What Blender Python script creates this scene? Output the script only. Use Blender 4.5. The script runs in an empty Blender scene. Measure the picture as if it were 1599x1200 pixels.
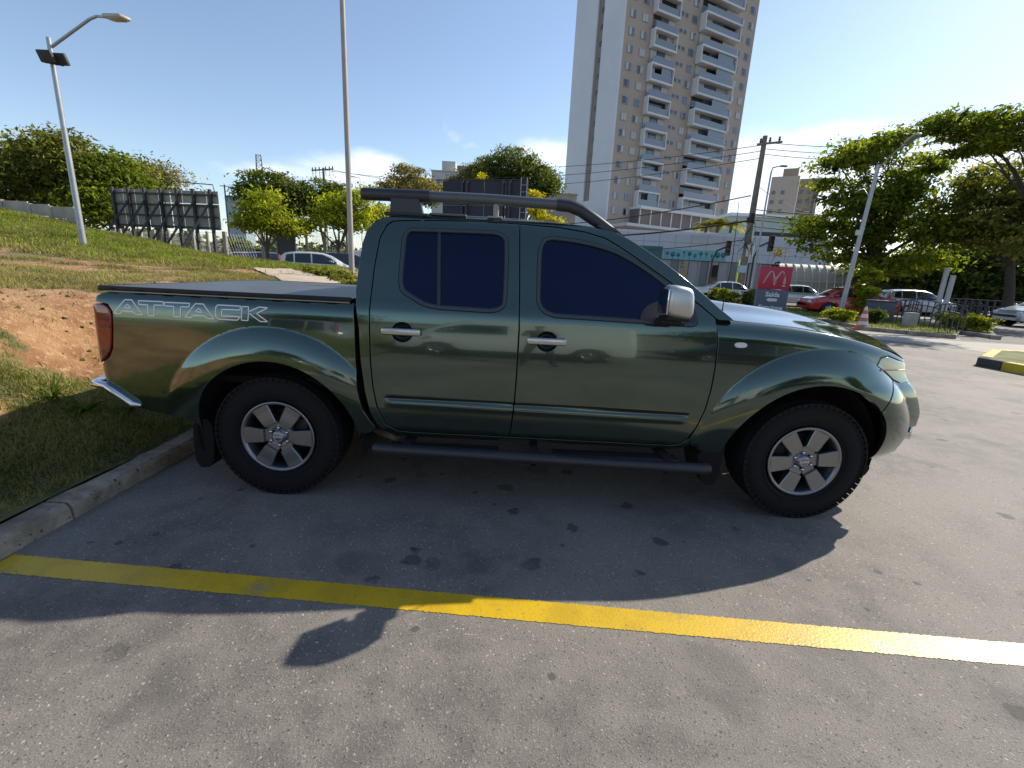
import bpy, bmesh, math, random
import numpy as np
from mathutils import Vector, Matrix, geometry
random.seed(7); np.random.seed(7)
sc = bpy.context.scene
col = sc.collection
R_ = math.radians

# ---------------------------------------------------------------- camera
CF, CPITCH, CROLL, CYAW = 710.0, .2427, .0494, -.0056
CPOS = Vector((1.3845, -3.484, 1.4147))
cy_, sy_ = math.cos(CYAW), math.sin(CYAW)
c_fwd = Vector((-sy_*math.cos(CPITCH), cy_*math.cos(CPITCH), -math.sin(CPITCH)))
c_r0 = Vector((cy_, sy_, 0)); c_u0 = c_r0.cross(c_fwd)
c_r = c_r0*math.cos(CROLL) + c_u0*math.sin(CROLL)
c_u = -c_r0*math.sin(CROLL) + c_u0*math.cos(CROLL)
camd = bpy.data.cameras.new('camera'); cam = bpy.data.objects.new('camera', camd); col.objects.link(cam)
mw = Matrix((c_r, c_u, -c_fwd)).transposed().to_4x4(); mw.translation = CPOS
cam.matrix_world = mw
camd.sensor_width = 36; camd.lens = 36*CF/1599; camd.clip_end = 3000; camd.clip_start = .05
sc.camera = cam

# ---------------------------------------------------------------- sky and sun
SUN_EL, SUN_AZ = R_(36.2), R_(56.7)          # azimuth from +Y towards +X
world = bpy.data.worlds.new('World'); sc.world = world; world.use_nodes = True
wn, wl = world.node_tree.nodes, world.node_tree.links
wn.clear()
wout = wn.new('ShaderNodeOutputWorld'); wbg = wn.new('ShaderNodeBackground')
sky = wn.new('ShaderNodeTexSky'); sky.sky_type = 'NISHITA'; sky.sun_disc = False
sky.sun_elevation = SUN_EL; sky.sun_rotation = SUN_AZ
sky.air_density = 1.0; sky.dust_density = .30; sky.ozone_density = 2.0
wbg.inputs[1].default_value = .13
def wmath(op, a, b=None, c=None):
    n = wn.new('ShaderNodeMath'); n.operation = op
    for i, v in enumerate((a, b, c)):
        if v is None: continue
        if isinstance(v, (int, float)): n.inputs[i].default_value = v
        else: wl.new(v, n.inputs[i])
    return n.outputs[0]
tc = wn.new('ShaderNodeTexCoord')
def cloud(dirs, scale, lo, hi, seed, stretch=(1, 1, 2.2)):
    # cloud amount: sum of soft patches round the given sky directions, broken up by noise
    mp = wn.new('ShaderNodeMapping'); mp.inputs['Scale'].default_value = stretch; mp.inputs['Location'].default_value = (seed, seed*.7, 0)
    wl.new(tc.outputs['Generated'], mp.inputs[0])
    nz = wn.new('ShaderNodeTexNoise'); nz.inputs['Scale'].default_value = scale; nz.inputs['Detail'].default_value = 9; nz.inputs['Roughness'].default_value = .55
    wl.new(mp.outputs[0], nz.inputs['Vector'])
    tot = None
    for (d, rx, rz, wgt) in dirs:
        d = Vector(d).normalized(); side = Vector((d.y, -d.x, 0)).normalized(); upv = side.cross(d)
        def dot(v):
            n = wn.new('ShaderNodeVectorMath'); n.operation = 'DOT_PRODUCT'; wl.new(tc.outputs['Generated'], n.inputs[0]); n.inputs[1].default_value = v
            return n.outputs['Value']
        a = wmath('DIVIDE', dot(side), rx); b = wmath('DIVIDE', dot(upv), rz)
        r2 = wmath('ADD', wmath('MULTIPLY', a, a), wmath('MULTIPLY', b, b))
        g = wmath('MULTIPLY', wmath('EXPONENT', wmath('MULTIPLY', r2, -1.0)), wgt)
        g = wmath('MULTIPLY', g, wmath('GREATER_THAN', dot(d), 0.0))
        tot = g if tot is None else wmath('MAXIMUM', tot, g)
    v = wmath('ADD', wmath('MULTIPLY', wmath('SUBTRACT', nz.outputs['Fac'], .5), 2.2), wmath('SUBTRACT', wmath('MULTIPLY', tot, 1.35), .62))
    mr = wn.new('ShaderNodeMapRange'); mr.interpolation_type = 'SMOOTHSTEP'
    mr.inputs['From Min'].default_value = lo; mr.inputs['From Max'].default_value = hi
    wl.new(v, mr.inputs['Value'])
    return mr.outputs[0]
def raydir(px, py):
    return (c_fwd + c_r*((px-799.5)/CF) - c_u*((py-600)/CF)).normalized()
cl_a = cloud([(raydir(575, 258), .12, .035, .9), (raydir(610, 280), .20, .04, .9), (raydir(450, 272), .20, .022, .72), (raydir(380, 262), .10, .012, .55),
              (raydir(870, 245), .10, .045, .9), (raydir(1185, 262), .12, .07, 1.1), (raydir(1350, 205), .15, .035, .95), (raydir(1280, 290), .3, .07, 1.1),
              (raydir(1500, 270), .24, .07, 1.0), (raydir(40, 300), .25, .02, .45),
              ((-.7, -.7, .12), .3, .05, .8), ((.6, -.8, .16), .35, .06, .8), ((1, -.2, .12), .4, .06, .8), ((-1, .1, .1), .3, .04, .6)], 7.0, -.10, .85, 3.1)
cl_b = cloud([(raydir(697, 190), .022, .030, .62), (raydir(712, 212), .028, .026, .66), (raydir(733, 230), .040, .014, .62), (raydir(846, 222), .045, .022, .62), (raydir(875, 240), .05, .03, .6)], 17.0, -.05, .9, 7.7, (1, 1, 1.2))
cl_a = wmath('MAXIMUM', cl_a, wmath('MULTIPLY', cl_b, .9))
mixc = wn.new('ShaderNodeMix'); mixc.data_type = 'RGBA'
mixc.inputs['B'].default_value = (6.6, 6.9, 7.3, 1)
wl.new(wmath('MULTIPLY', cl_a, .82), mixc.inputs['Factor'])
hsv = wn.new('ShaderNodeHueSaturation'); hsv.inputs['Saturation'].default_value = .92; hsv.inputs['Value'].default_value = 1.0
wl.new(sky.outputs[0], hsv.inputs['Color']); wl.new(hsv.outputs[0], mixc.inputs['A'])
wl.new(mixc.outputs['Result'], wbg.inputs[0]); wl.new(wbg.outputs[0], wout.inputs[0])

sund = bpy.data.lights.new('sun', 'SUN'); sund.energy = 4.6; sund.angle = R_(.53); sund.color = (1, .91, .79)
sun = bpy.data.objects.new('sun', sund); col.objects.link(sun)
sdir = Vector((math.sin(SUN_AZ)*math.cos(SUN_EL), math.cos(SUN_AZ)*math.cos(SUN_EL), math.sin(SUN_EL)))
sun.rotation_euler = sdir.to_track_quat('Z', 'Y').to_euler()

sc.view_settings.view_transform = 'Standard'; sc.view_settings.look = 'None'
sc.view_settings.gamma = 1; sc.view_settings.use_curve_mapping = False
sc.view_settings.exposure = 0.48
sc.cycles.max_bounces = 8; sc.cycles.transparent_max_bounces = 12

# ---------------------------------------------------------------- materials
MATS = {}
def mat(name, color, rough=.6, metal=0., coat=0., coat_rough=.03, spec=.5, bump=None, vary=None, transmission=0., emit=None, ior=None, alpha=None):
    """principled material; bump=(scale, strength, distance); vary=(scale, amount) mottles the colour"""
    if name in MATS: return MATS[name]
    m = bpy.data.materials.new(name); m.use_nodes = True
    n, l = m.node_tree.nodes, m.node_tree.links
    b = n['Principled BSDF']
    b.inputs['Base Color'].default_value = (*color, 1); b.inputs['Roughness'].default_value = rough
    b.inputs['Metallic'].default_value = metal; b.inputs['Coat Weight'].default_value = coat; b.inputs['Coat Roughness'].default_value = coat_rough
    b.inputs['Specular IOR Level'].default_value = spec; b.inputs['Transmission Weight'].default_value = transmission
    if ior: b.inputs['IOR'].default_value = ior
    if emit: b.inputs['Emission Color'].default_value = (*emit[0], 1); b.inputs['Emission Strength'].default_value = emit[1]
    if alpha is not None: b.inputs['Alpha'].default_value = alpha
    co = n.new('ShaderNodeTexCoord')
    if vary:
        nz = n.new('ShaderNodeTexNoise'); nz.inputs['Scale'].default_value = vary[0]; nz.inputs['Detail'].default_value = 6; nz.inputs['Roughness'].default_value = .65
        l.new(co.outputs['Object'], nz.inputs['Vector'])
        mr = n.new('ShaderNodeMapRange'); mr.inputs['From Min'].default_value = .3; mr.inputs['From Max'].default_value = .7
        mr.inputs['To Min'].default_value = 1-vary[1]; mr.inputs['To Max'].default_value = 1+vary[1]
        l.new(nz.outputs['Fac'], mr.inputs['Value'])
        mx = n.new('ShaderNodeMix'); mx.data_type = 'RGBA'; mx.blend_type = 'MULTIPLY'; mx.inputs['Factor'].default_value = 1
        mx.inputs['A'].default_value = (*color, 1); l.new(mr.outputs[0], mx.inputs['B']); l.new(mx.outputs['Result'], b.inputs['Base Color'])
    if bump:
        nb = n.new('ShaderNodeTexNoise'); nb.inputs['Scale'].default_value = bump[0]; nb.inputs['Detail'].default_value = 5
        l.new(co.outputs['Object'], nb.inputs['Vector'])
        bp = n.new('ShaderNodeBump'); bp.inputs['Strength'].default_value = bump[1]; bp.inputs['Distance'].default_value = bump[2]
        l.new(nb.outputs['Fac'], bp.inputs['Height']); l.new(bp.outputs[0], b.inputs['Normal'])
    MATS[name] = m
    return m
class NB:
    """short-hand for building node graphs"""
    def __init__(s, name, rough=.9):
        s.m = bpy.data.materials.new(name); s.m.use_nodes = True; MATS[name] = s.m
        s.n, s.l = s.m.node_tree.nodes, s.m.node_tree.links; s.b = s.n['Principled BSDF']; s.b.inputs['Roughness'].default_value = rough
        s.co = s.n.new('ShaderNodeTexCoord').outputs['Object']
    def noise(s, scale, detail=5, rough=.6, vec=None):
        a = s.n.new('ShaderNodeTexNoise'); a.inputs['Scale'].default_value = scale; a.inputs['Detail'].default_value = detail; a.inputs['Roughness'].default_value = rough
        s.l.new(vec or s.co, a.inputs['Vector']); return a.outputs['Fac']
    def vor(s, scale, feature='F1', out='Distance', vec=None, rnd=1.):
        a = s.n.new('ShaderNodeTexVoronoi'); a.feature = feature; a.inputs['Scale'].default_value = scale; a.inputs['Randomness'].default_value = rnd
        s.l.new(vec or s.co, a.inputs['Vector']); return a.outputs[out]
    def rng(s, v, a, b, c=0., d=1.):
        r = s.n.new('ShaderNodeMapRange'); r.interpolation_type = 'SMOOTHSTEP'
        for k, x in zip(('From Min', 'From Max', 'To Min', 'To Max'), (a, b, c, d)): r.inputs[k].default_value = x
        s.l.new(v, r.inputs['Value']); return r.outputs[0]
    def mix(s, f, A, B, blend='MIX'):
        x = s.n.new('ShaderNodeMix'); x.data_type = 'RGBA'; x.blend_type = blend
        for k, v in (('Factor', f), ('A', A), ('B', B)):
            if isinstance(v, tuple): x.inputs[k].default_value = (*v, 1)
            elif isinstance(v, (int, float)): x.inputs[k].default_value = v
            else: s.l.new(v, x.inputs[k])
        return x.outputs['Result']
    def math(s, op, a, b=0.):
        x = s.n.new('ShaderNodeMath'); x.operation = op
        for i, v in enumerate((a, b)):
            if isinstance(v, (int, float)): x.inputs[i].default_value = v
            else: s.l.new(v, x.inputs[i])
        return x.outputs[0]
    def attr(s, name):
        a = s.n.new('ShaderNodeAttribute'); a.attribute_name = name; return a.outputs['Fac']
    def bump(s, h, strength, dist):
        b = s.n.new('ShaderNodeBump'); b.inputs['Strength'].default_value = strength; b.inputs['Distance'].default_value = dist
        s.l.new(h, b.inputs['Height']); s.l.new(b.outputs[0], s.b.inputs['Normal'])
    def color(s, c): s.l.new(c, s.b.inputs['Base Color'])

# ---------------------------------------------------------------- object helpers
def tag(o, label=None, cat=None, group=None, kind=None):
    if label: o['label'] = label
    if cat: o['category'] = cat
    if group: o['group'] = group
    if kind: o['kind'] = kind
    return o
def empty(name, loc, rz=0, label=None, cat=None, group=None):
    o = bpy.data.objects.new(name, None); col.objects.link(o); o.location = loc; o.rotation_euler = (0, 0, rz)
    return tag(o, label, cat, group)
class MB:
    """collects geometry for ONE mesh object"""
    def __init__(s): s.v = []; s.f = []; s.mi = []; s.sm = []
    def add(s, vs, fs, mi=0, smooth=False):
        k = len(s.v); s.v += [tuple(p) for p in vs]
        s.f += [tuple(i+k for i in f) for f in fs]; s.mi += [mi]*len(fs); s.sm += [smooth]*len(fs); return s
    def box(s, c, d, rz=0, mi=0, M=None):
        cx, cy, cz = c; hx, hy, hz = d[0]/2, d[1]/2, d[2]/2; cr, sr = math.cos(rz), math.sin(rz)
        vs = []
        for z in (-hz, hz):
            for x, y in ((-hx, -hy), (hx, -hy), (hx, hy), (-hx, hy)):
                vs.append((cx+x*cr-y*sr, cy+x*sr+y*cr, cz+z))
        if M is not None: vs = [M @ Vector(v) for v in vs]
        return s.add(vs, [(0, 3, 2, 1), (4, 5, 6, 7), (0, 1, 5, 4), (1, 2, 6, 5), (2, 3, 7, 6), (3, 0, 4, 7)], mi)
    def bbox(s, c, d, r=.01, mi=0, M=None, n=2):
        """box with rounded edges"""
        bm = bmesh.new(); bmesh.ops.create_cube(bm, size=1)
        for v in bm.verts: v.co = Vector((v.co.x*d[0], v.co.y*d[1], v.co.z*d[2]))
        bmesh.ops.bevel(bm, geom=bm.edges[:], offset=min(r, min(d)*.49), segments=n, profile=.5, affect='EDGES')
        T = (M if M is not None else Matrix.Identity(4)) @ Matrix.Translation(c)
        bm.verts.ensure_lookup_table()
        vs = [T @ v.co for v in bm.verts]; fs = [tuple(v.index for v in f.verts) for f in bm.faces]; bm.free()
        return s.add(vs, fs, mi, True)
    def tube(s, pts, r, n=8, mi=0, cap=True, smooth=True, ry=None):
        pts = [Vector(p) for p in pts]; rs = r if isinstance(r, (list, tuple)) else [r]*len(pts)
        vs = []; fs = []; prev = None
        for i, p in enumerate(pts):
            a = pts[max(i-1, 0)]; b = pts[min(i+1, len(pts)-1)]; t = (b-a).normalized()
            if prev is None:
                u = t.orthogonal().normalized() if abs(t.z) > .95 else t.cross(Vector((0, 0, 1))).normalized()
            else:
                u = (prev - t*prev.dot(t)).normalized()
            w = t.cross(u); prev = u
            for k in range(n):
                a_ = 2*math.pi*k/n
                vs.append(p + (u*math.cos(a_) + w*math.sin(a_)*(ry or 1))*rs[i])
        for i in range(len(pts)-1):
            for k in range(n):
                k2 = (k+1) % n; fs.append((i*n+k, i*n+k2, (i+1)*n+k2, (i+1)*n+k))
        s.add(vs, fs, mi, smooth)
        if cap:
            s.add(vs[:n], [tuple(range(n))[::-1]], mi); s.add(vs[-n:], [tuple(range(n))], mi)
        return s
    def lathe(s, prof, c=(0, 0, 0), axis='Z', n=24, mi=0, smooth=True, a0=0, a1=2*math.pi):
        """prof: (radius, height) list"""
        vs = []; fs = []; full = abs(a1-a0-2*math.pi) < 1e-6; m = n if full else n+1
        for r, h in prof:
            for k in range(m):
                a = a0+(a1-a0)*k/n; x, y = r*math.cos(a), r*math.sin(a)
                p = {'Z': (x, y, h), 'Y': (x, h, y), 'X': (h, x, y)}[axis]
                vs.append((p[0]+c[0], p[1]+c[1], p[2]+c[2]))
        for i in range(len(prof)-1):
            for k in range(n):
                k2 = (k+1) % m; fs.append((i*m+k, i*m+k2, (i+1)*m+k2, (i+1)*m+k))
        return s.add(vs, fs, mi, smooth)
    def prism(s, poly, y0, y1, plane='XZ', mi=0, M=None):
        """extrudes a polygon drawn in a plane along the third axis"""
        n = len(poly)
        def P(a, b, h): return {'XZ': (a, h, b), 'XY': (a, b, h), 'YZ': (h, a, b)}[plane]
        vs = [P(a, b, y0) for a, b in poly]+[P(a, b, y1) for a, b in poly]
        if M is not None: vs = [M @ Vector(v) for v in vs]
        fs = [tuple(range(n)), tuple(range(n, 2*n))[::-1]]+[(i, i+n, (i+1) % n+n, (i+1) % n) for i in range(n)]
        return s.add(vs, fs, mi)
    def mesh(s, name, mats):
        me = bpy.data.meshes.new(name); me.from_pydata(s.v, [], s.f)
        for m in (mats if isinstance(mats, (list, tuple)) else [mats]): me.materials.append(m)
        me.polygons.foreach_set('material_index', s.mi); me.polygons.foreach_set('use_smooth', s.sm)
        me.validate(); 
        bm = bmesh.new(); bm.from_mesh(me); bmesh.ops.recalc_face_normals(bm, faces=bm.faces[:]); bm.to_mesh(me); bm.free()
        me.update(); return me
    def build(s, name, mats, parent=None, loc=(0, 0, 0), rz=0, sharp=None):
        me = s.mesh(name, mats)
        if sharp: me.set_sharp_from_angle(angle=R_(sharp))
        o = bpy.data.objects.new(name, me); col.objects.link(o); o.parent = parent; o.location = loc; o.rotation_euler = (0, 0, rz)
        return o
def link_mesh(name, me, parent=None, loc=(0, 0, 0), rot=(0, 0, 0)):
    o = bpy.data.objects.new(name, me); col.objects.link(o); o.parent = parent; o.location = loc; o.rotation_euler = rot; return o
def np_mesh(name, V, F, mats, smooth=False, mi=None):
    """V (n,3), F (m,k) numpy arrays, k = 3 or 4"""
    me = bpy.data.meshes.new(name); V = np.asarray(V, 'f'); F = np.asarray(F, 'i'); k = F.shape[1]
    me.vertices.add(len(V)); me.vertices.foreach_set('co', V.ravel())
    me.loops.add(F.size); me.loops.foreach_set('vertex_index', F.ravel())
    me.polygons.add(len(F)); me.polygons.foreach_set('loop_start', np.arange(0, F.size, k, dtype='i'))
    try: me.polygons.foreach_set('loop_total', np.full(len(F), k, 'i'))
    except Exception: pass
    for m in (mats if isinstance(mats, (list, tuple)) else [mats]): me.materials.append(m)
    if mi is not None: me.polygons.foreach_set('material_index', np.asarray(mi, 'i'))
    me.polygons.foreach_set('use_smooth', np.full(len(F), smooth))
    me.update(calc_edges=True); return me
def children(o): return [c for c in bpy.data.objects if c.parent == o]
def copy_tree(o, parent=None, label=None, group=None):
    c = o.copy(); col.objects.link(c); c.parent = parent
    if label: c['label'] = label
    if group: c['group'] = group
    for ch in children(o): copy_tree(ch, c)
    return c
def gp(px, py, z=0.):
    """point of a horizontal plane seen at a photo pixel (used only to look up layout positions)"""
    d = raydir(px, py); t = (z-CPOS.z)/d.z; return CPOS+d*t
def at(px, py, dist):
    """point at horizontal distance dist from the tripod in the direction of a photo pixel"""
    d = raydir(px, py); t = dist/math.hypot(d.x, d.y); return CPOS+d*t
def pchip(pts):
    xs = np.array([p[0] for p in pts], float); ys = np.array([p[1] for p in pts], float)
    h = np.diff(xs); d = np.diff(ys)/h; m = np.zeros(len(xs)); m[0] = d[0]; m[-1] = d[-1]
    for i in range(1, len(xs)-1): m[i] = 0 if d[i-1]*d[i] <= 0 else (h[i-1]+h[i])/(h[i]/d[i-1]+h[i-1]/d[i])
    def f(x):
        x = np.clip(x, xs[0], xs[-1]); i = np.clip(np.searchsorted(xs, x)-1, 0, len(xs)-2); t = (x-xs[i])/h[i]
        return (2*t**3-3*t**2+1)*ys[i]+(t**3-2*t**2+t)*h[i]*m[i]+(-2*t**3+3*t**2)*ys[i+1]+(t**3-t**2)*h[i]*m[i+1]
    return f
def sst(x, a, b):
    t = np.clip((x-a)/(b-a), 0, 1); return t*t*(3-2*t)
# ================================================================ ground
# asphalt: old surface, worn binder with pale aggregate showing, oil stains and tyre polish
A = NB('asphalt', .82)
dn = A.n.new('ShaderNodeTexNoise'); dn.inputs['Scale'].default_value = 45; dn.inputs['Detail'].default_value = 3; A.l.new(A.co, dn.inputs['Vector'])
dv_ = A.n.new('ShaderNodeVectorMath'); dv_.operation = 'MULTIPLY_ADD'; A.l.new(dn.outputs['Color'], dv_.inputs[0]); dv_.inputs[1].default_value = (.022, .022, .022); A.l.new(A.co, dv_.inputs[2]); WV = dv_.outputs[0]
v1 = A.vor(78, vec=WV); v1c = A.vor(78, out='Color', vec=WV); v2 = A.vor(175, vec=WV); v2c = A.vor(175, out='Color', vec=WV)
sep = A.n.new('ShaderNodeSeparateColor'); A.l.new(v1c, sep.inputs[0]); sep2 = A.n.new('ShaderNodeSeparateColor'); A.l.new(v2c, sep2.inputs[0])
big = A.noise(.7, 6, .6); mid = A.noise(6, 5, .6); fine = A.noise(60, 4, .6); patch = A.noise(.35, 3)
base = A.mix(A.rng(mid, .35, .68), (.118, .107, .093), (.185, .167, .143))
base = A.mix(A.rng(big, .38, .66), base, (.215, .194, .165))
wear = A.rng(patch, .42, .60)                                   # where stones show more
stone = A.math('MULTIPLY', A.rng(v1, .44, .26), A.rng(sep.outputs[0], .68, .88))
stone = A.math('MULTIPLY', stone, A.math('ADD', A.math('MULTIPLY', wear, .75), .25))
scol = A.mix(sep.outputs[1], (.20, .18, .155), (.46, .42, .365))
base = A.mix(stone, base, scol)
st2 = A.math('MULTIPLY', A.rng(v2, .48, .2), A.rng(sep2.outputs[0], .40, .7)); base = A.mix(A.math('MULTIPLY', st2, .75), base, (.27, .245, .21))
pit = A.math('MULTIPLY', A.rng(v1, .30, .2), A.rng(sep.outputs[2], .80, .9)); base = A.mix(A.math('MULTIPLY', pit, .7), base, (.03, .028, .026))
grain = A.rng(A.noise(230, 2, .7), .32, .68, .72, 1.30); gr_ = A.n.new('ShaderNodeMix'); gr_.data_type = 'RGBA'; gr_.blend_type = 'MULTIPLY'; gr_.inputs['Factor'].default_value = 1; A.l.new(base, gr_.inputs['A']); A.l.new(grain, gr_.inputs['B']); base = gr_.outputs['Result']
spotc = A.vor(3.1); spn = A.noise(13, 4); sprc = A.vor(3.1, out='Color'); sp3 = A.n.new('ShaderNodeSeparateColor'); A.l.new(sprc, sp3.inputs[0])
spot = A.rng(A.math('ADD', spotc, A.math('MULTIPLY', A.math('SUBTRACT', spn, .5), .30)), A.math('MULTIPLY', sp3.outputs[0], .0) if False else .165, .11)
spot = A.math('MULTIPLY', spot, A.math('MULTIPLY', A.rng(sp3.outputs[0], .15, .35), A.rng(A.noise(.55, 2), .38, .50)))
base = A.mix(A.math('MULTIPLY', spot, .62), base, (.022, .020, .019))
sp4 = A.vor(7.5); sp5 = A.n.new('ShaderNodeSeparateColor'); A.l.new(A.vor(7.5, out='Color'), sp5.inputs[0]); small = A.math('MULTIPLY', A.rng(A.math('ADD', sp4, A.math('MULTIPLY', A.math('SUBTRACT', spn, .5), .25)), .15, .10), A.rng(sp5.outputs[0], .80, .84)); base = A.mix(A.math('MULTIPLY', small, .6), base, (.025, .023, .022))
blot = A.rng(A.noise(1.7, 3, .5), .60, .70); base = A.mix(A.math('MULTIPLY', blot, .35), base, (.05, .046, .042))
A.color(base)
hgt = A.math('ADD', A.math('MULTIPLY', A.rng(v1, .5, .1), .6), A.math('MULTIPLY', fine, .5)); hgt = A.math('SUBTRACT', hgt, A.math('MULTIPLY', pit, .8))
A.bump(hgt, .6, .003)
G_ = NB('far_ground', .9); G_.color(G_.mix(G_.rng(G_.noise(.05, 4), .4, .6), (.11, .10, .085), (.17, .15, .12)))
CN = NB('concrete', .85); CN.color(CN.mix(CN.rng(CN.noise(1.2, 6), .35, .65), (.30, .27, .225), (.42, .38, .32))); CN.bump(CN.noise(40), .4, .004)
KB = NB('kerb_stone', .9)
kc = KB.mix(KB.rng(KB.noise(5, 7, .7), .35, .65), (.20, .165, .12), (.40, .34, .26)); kc = KB.mix(KB.rng(KB.noise(2.2, 4), .5, .72), kc, (.13, .10, .07)); kc = KB.mix(KB.rng(KB.noise(30, 3), .62, .7), kc, (.06, .05, .04)); KB.color(kc)
KB.bump(KB.noise(18, 8, .7), .9, .012)

def sheet(name, pts, z, m, kind='structure', parent=None):
    b = MB(); b.add([(x, y, z) for x, y in pts], [tuple(range(len(pts)))]); o = b.build(name, m, parent); 
    if kind: o['kind'] = kind
    return o
sheet('ground', [(-900, -900), (900, -900), (900, 900), (-900, 900)], -.03, MATS['far_ground'])
sheet('car_park', [(-40, -40), (60, -40), (60, 27), (-40, 27)], 0.0, MATS['asphalt'])

# ---- grass bank on the left, a real height field; 'bare' marks where the red soil shows
def kerb_x(y): return -.95 + .30*np.maximum(0, y-1.0)**1.2
def vnoise(x, y, f, seed=0):
    """cheap smooth value noise"""
    x = np.asarray(x, float)*f+seed*17.3; y = np.asarray(y, float)*f+seed*9.1
    xi = np.floor(x); yi = np.floor(y); fx = x-xi; fy = y-yi; fx = fx*fx*(3-2*fx); fy = fy*fy*(3-2*fy)
    def h(a, b):
        s = np.sin(a*127.1+b*311.7+seed*74.7)*43758.5453; return s-np.floor(s)
    return (h(xi, yi)*(1-fx)+h(xi+1, yi)*fx)*(1-fy)+(h(xi, yi+1)*(1-fx)+h(xi+1, yi+1)*fx)*fy
def fbm(x, y, f, seed=0, n=4):
    s = 0; a = .5
    for i in range(n): s = s+a*vnoise(x, y, f*2**i, seed+i); a *= .5
    return s/(1-.5**n)
f_bank = pchip([(-1, .092), (-.035, .092), (0, .106), (.15, .125), (.5, .22), (.95, .36), (1.15, .50), (1.65, .92), (2.0, 1.0), (3, 1.06), (5, 1.13), (9, 1.25), (14, 1.42), (30, 1.8)])
f_ridge = pchip([(-60, 4.5), (-30, 3.6), (-20, 2.85), (-15, 2.15), (-13, 1.93), (-11, 1.64), (-9, 1.44), (-6, 1.22), (-4, 1.15), (-2, 1.12), (4, 1.1)])
def bank_h(x, y, detail=True):
    x = np.asarray(x, float); y = np.asarray(y, float)
    u = kerb_x(y)-.17-x
    edge = (fbm(x, y, .9, 3)-.5)*.35*sst(u, .4, 1.0)
    h = f_bank(u+edge)
    r = f_ridge(x)
    k = sst(y, 4.5, 12.0)*sst(u, 1.2, 3.0)
    h = h*(1-k)+r*k
    d = 1-sst(y, 13.0+np.maximum(0, -x-9)*.35, 18.5+np.maximum(0, -x-9)*.5)
    h = h*d+.35*(1-d)
    if detail:
        s = .25+.75*sst(u, .05, .6)
        h = h+s*((fbm(x, y, .5, 11)-.5)*.10+(fbm(x, y, 2.3, 5)-.5)*.07+(fbm(x, y, 9., 8, 3)-.5)*.028*sst(u, 0, .3))
    return h
def bare_f(x, y):
    x = np.asarray(x, float); y = np.asarray(y, float)
    u = kerb_x(y)-.17-x
    face = sst(u, .70, 1.05)*(1-sst(u, 1.8, 2.6))*sst(y, -6, -2)            # eroded cut face
    foot = sst(u, .55, .95)*(1-sst(u, 1.2, 1.5))*.45
    n = fbm(x, y, 1.1, 21); n2 = fbm(x, y, 4.5, 31)
    b = face*.62+foot*.35
    path = np.exp(-((y-(5.2-.14*(x+6)))/.55)**2)*sst(-x, 2.5, 4)*(1-sst(-x, 10, 12))*.55
    flat = sst(u, 1.9, 2.6)*(1-sst(y, 6.3, 8))*.22
    right = sst(x, -6, -3.2)*sst(y, 4.2, 6.2)*.65
    strip = .13*(1-sst(u, .1, .6)); foot = np.maximum(foot, .52*(1-sst(u, .9, 1.4)))
    b = np.maximum.reduce([b, path, flat, right, strip])
    return np.clip(b*1.25+(n-.5)*1.9+(n2-.5)*1.1-.04, 0, 1)*np.clip(b*4, .25, 1)
def gridmesh(name, xs, ys, hf, m, attrs=()):
    X, Y = np.meshgrid(xs, ys, indexing='ij'); Z = hf(X, Y); V = np.stack([X.ravel(), Y.ravel(), Z.ravel()], 1); nx, ny = len(xs), len(ys)
    i, j = np.meshgrid(np.arange(nx-1), np.arange(ny-1), indexing='ij'); a = (i*ny+j).ravel(); F = np.stack([a, a+ny, a+ny+1, a+1], 1)
    me = np_mesh(name, V, F, m, True)
    for nm, f in attrs:
        at_ = me.attributes.new(nm, 'FLOAT', 'POINT'); at_.data.foreach_set('value', f(V[:, 0], V[:, 1]).astype('f'))
    return me, V, F
S_ = NB('bank_soil', .95)
bare = S_.attr('bare'); nb = S_.noise(7, 6, .65); b2 = S_.rng(S_.math('ADD', bare, S_.math('MULTIPLY', S_.math('SUBTRACT', nb, .5), .9)), .25, .62)
soil = S_.mix(S_.rng(S_.noise(3, 6, .6), .35, .65), (.25, .115, .048), (.42, .235, .105)); soil = S_.mix(S_.rng(S_.noise(22, 5), .5, .7), soil, (.46, .31, .16))
turf = S_.mix(S_.rng(S_.noise(1.3, 5), .35, .65), (.055, .085, .018), (.15, .145, .045)); turf = S_.mix(S_.rng(S_.noise(14, 5), .45, .7), turf, (.20, .15, .07))
S_.color(S_.mix(b2, turf, soil)); S_.bump(S_.math('ADD', S_.noise(11, 7, .7), S_.math('MULTIPLY', S_.noise(60, 4), .35)), 1.0, .035)
def geo(a, b, n, p=1.6): return a+(b-a)*np.linspace(0, 1, n)**p
xs = np.concatenate([-geo(1.085, 5.0, 110, 1.0), -geo(5.05, 70, 90, 1.9)])[::-1]
kx = lambda X, Y: X
ys = np.concatenate([-geo(.03, 12, 70, 1.6)[::-1], geo(0, 6, 110, 1.0)[0:], geo(6.08, 34, 110, 1.5)])
# columns follow the kerb line so the bank always starts at the back of the kerb
U = (-1.12-xs)
X_, Y_ = np.meshgrid(U, ys, indexing='ij'); Xw = kerb_x(Y_)-.17-X_; Zw = bank_h(Xw, Y_)
V = np.stack([Xw.ravel(), Y_.ravel(), Zw.ravel()], 1); nx, ny = X_.shape
i, j = np.meshgrid(np.arange(nx-1), np.arange(ny-1), indexing='ij'); a = (i*ny+j).ravel(); F = np.stack([a, a+ny, a+ny+1, a+1], 1)
me = np_mesh('grass_bank', V, F, MATS['bank_soil'], True)
at_ = me.attributes.new('bare', 'FLOAT', 'POINT'); at_.data.foreach_set('value', bare_f(V[:, 0], V[:, 1]).astype('f'))
bank = link_mesh('grass_bank', me); bank['kind'] = 'structure'

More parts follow.
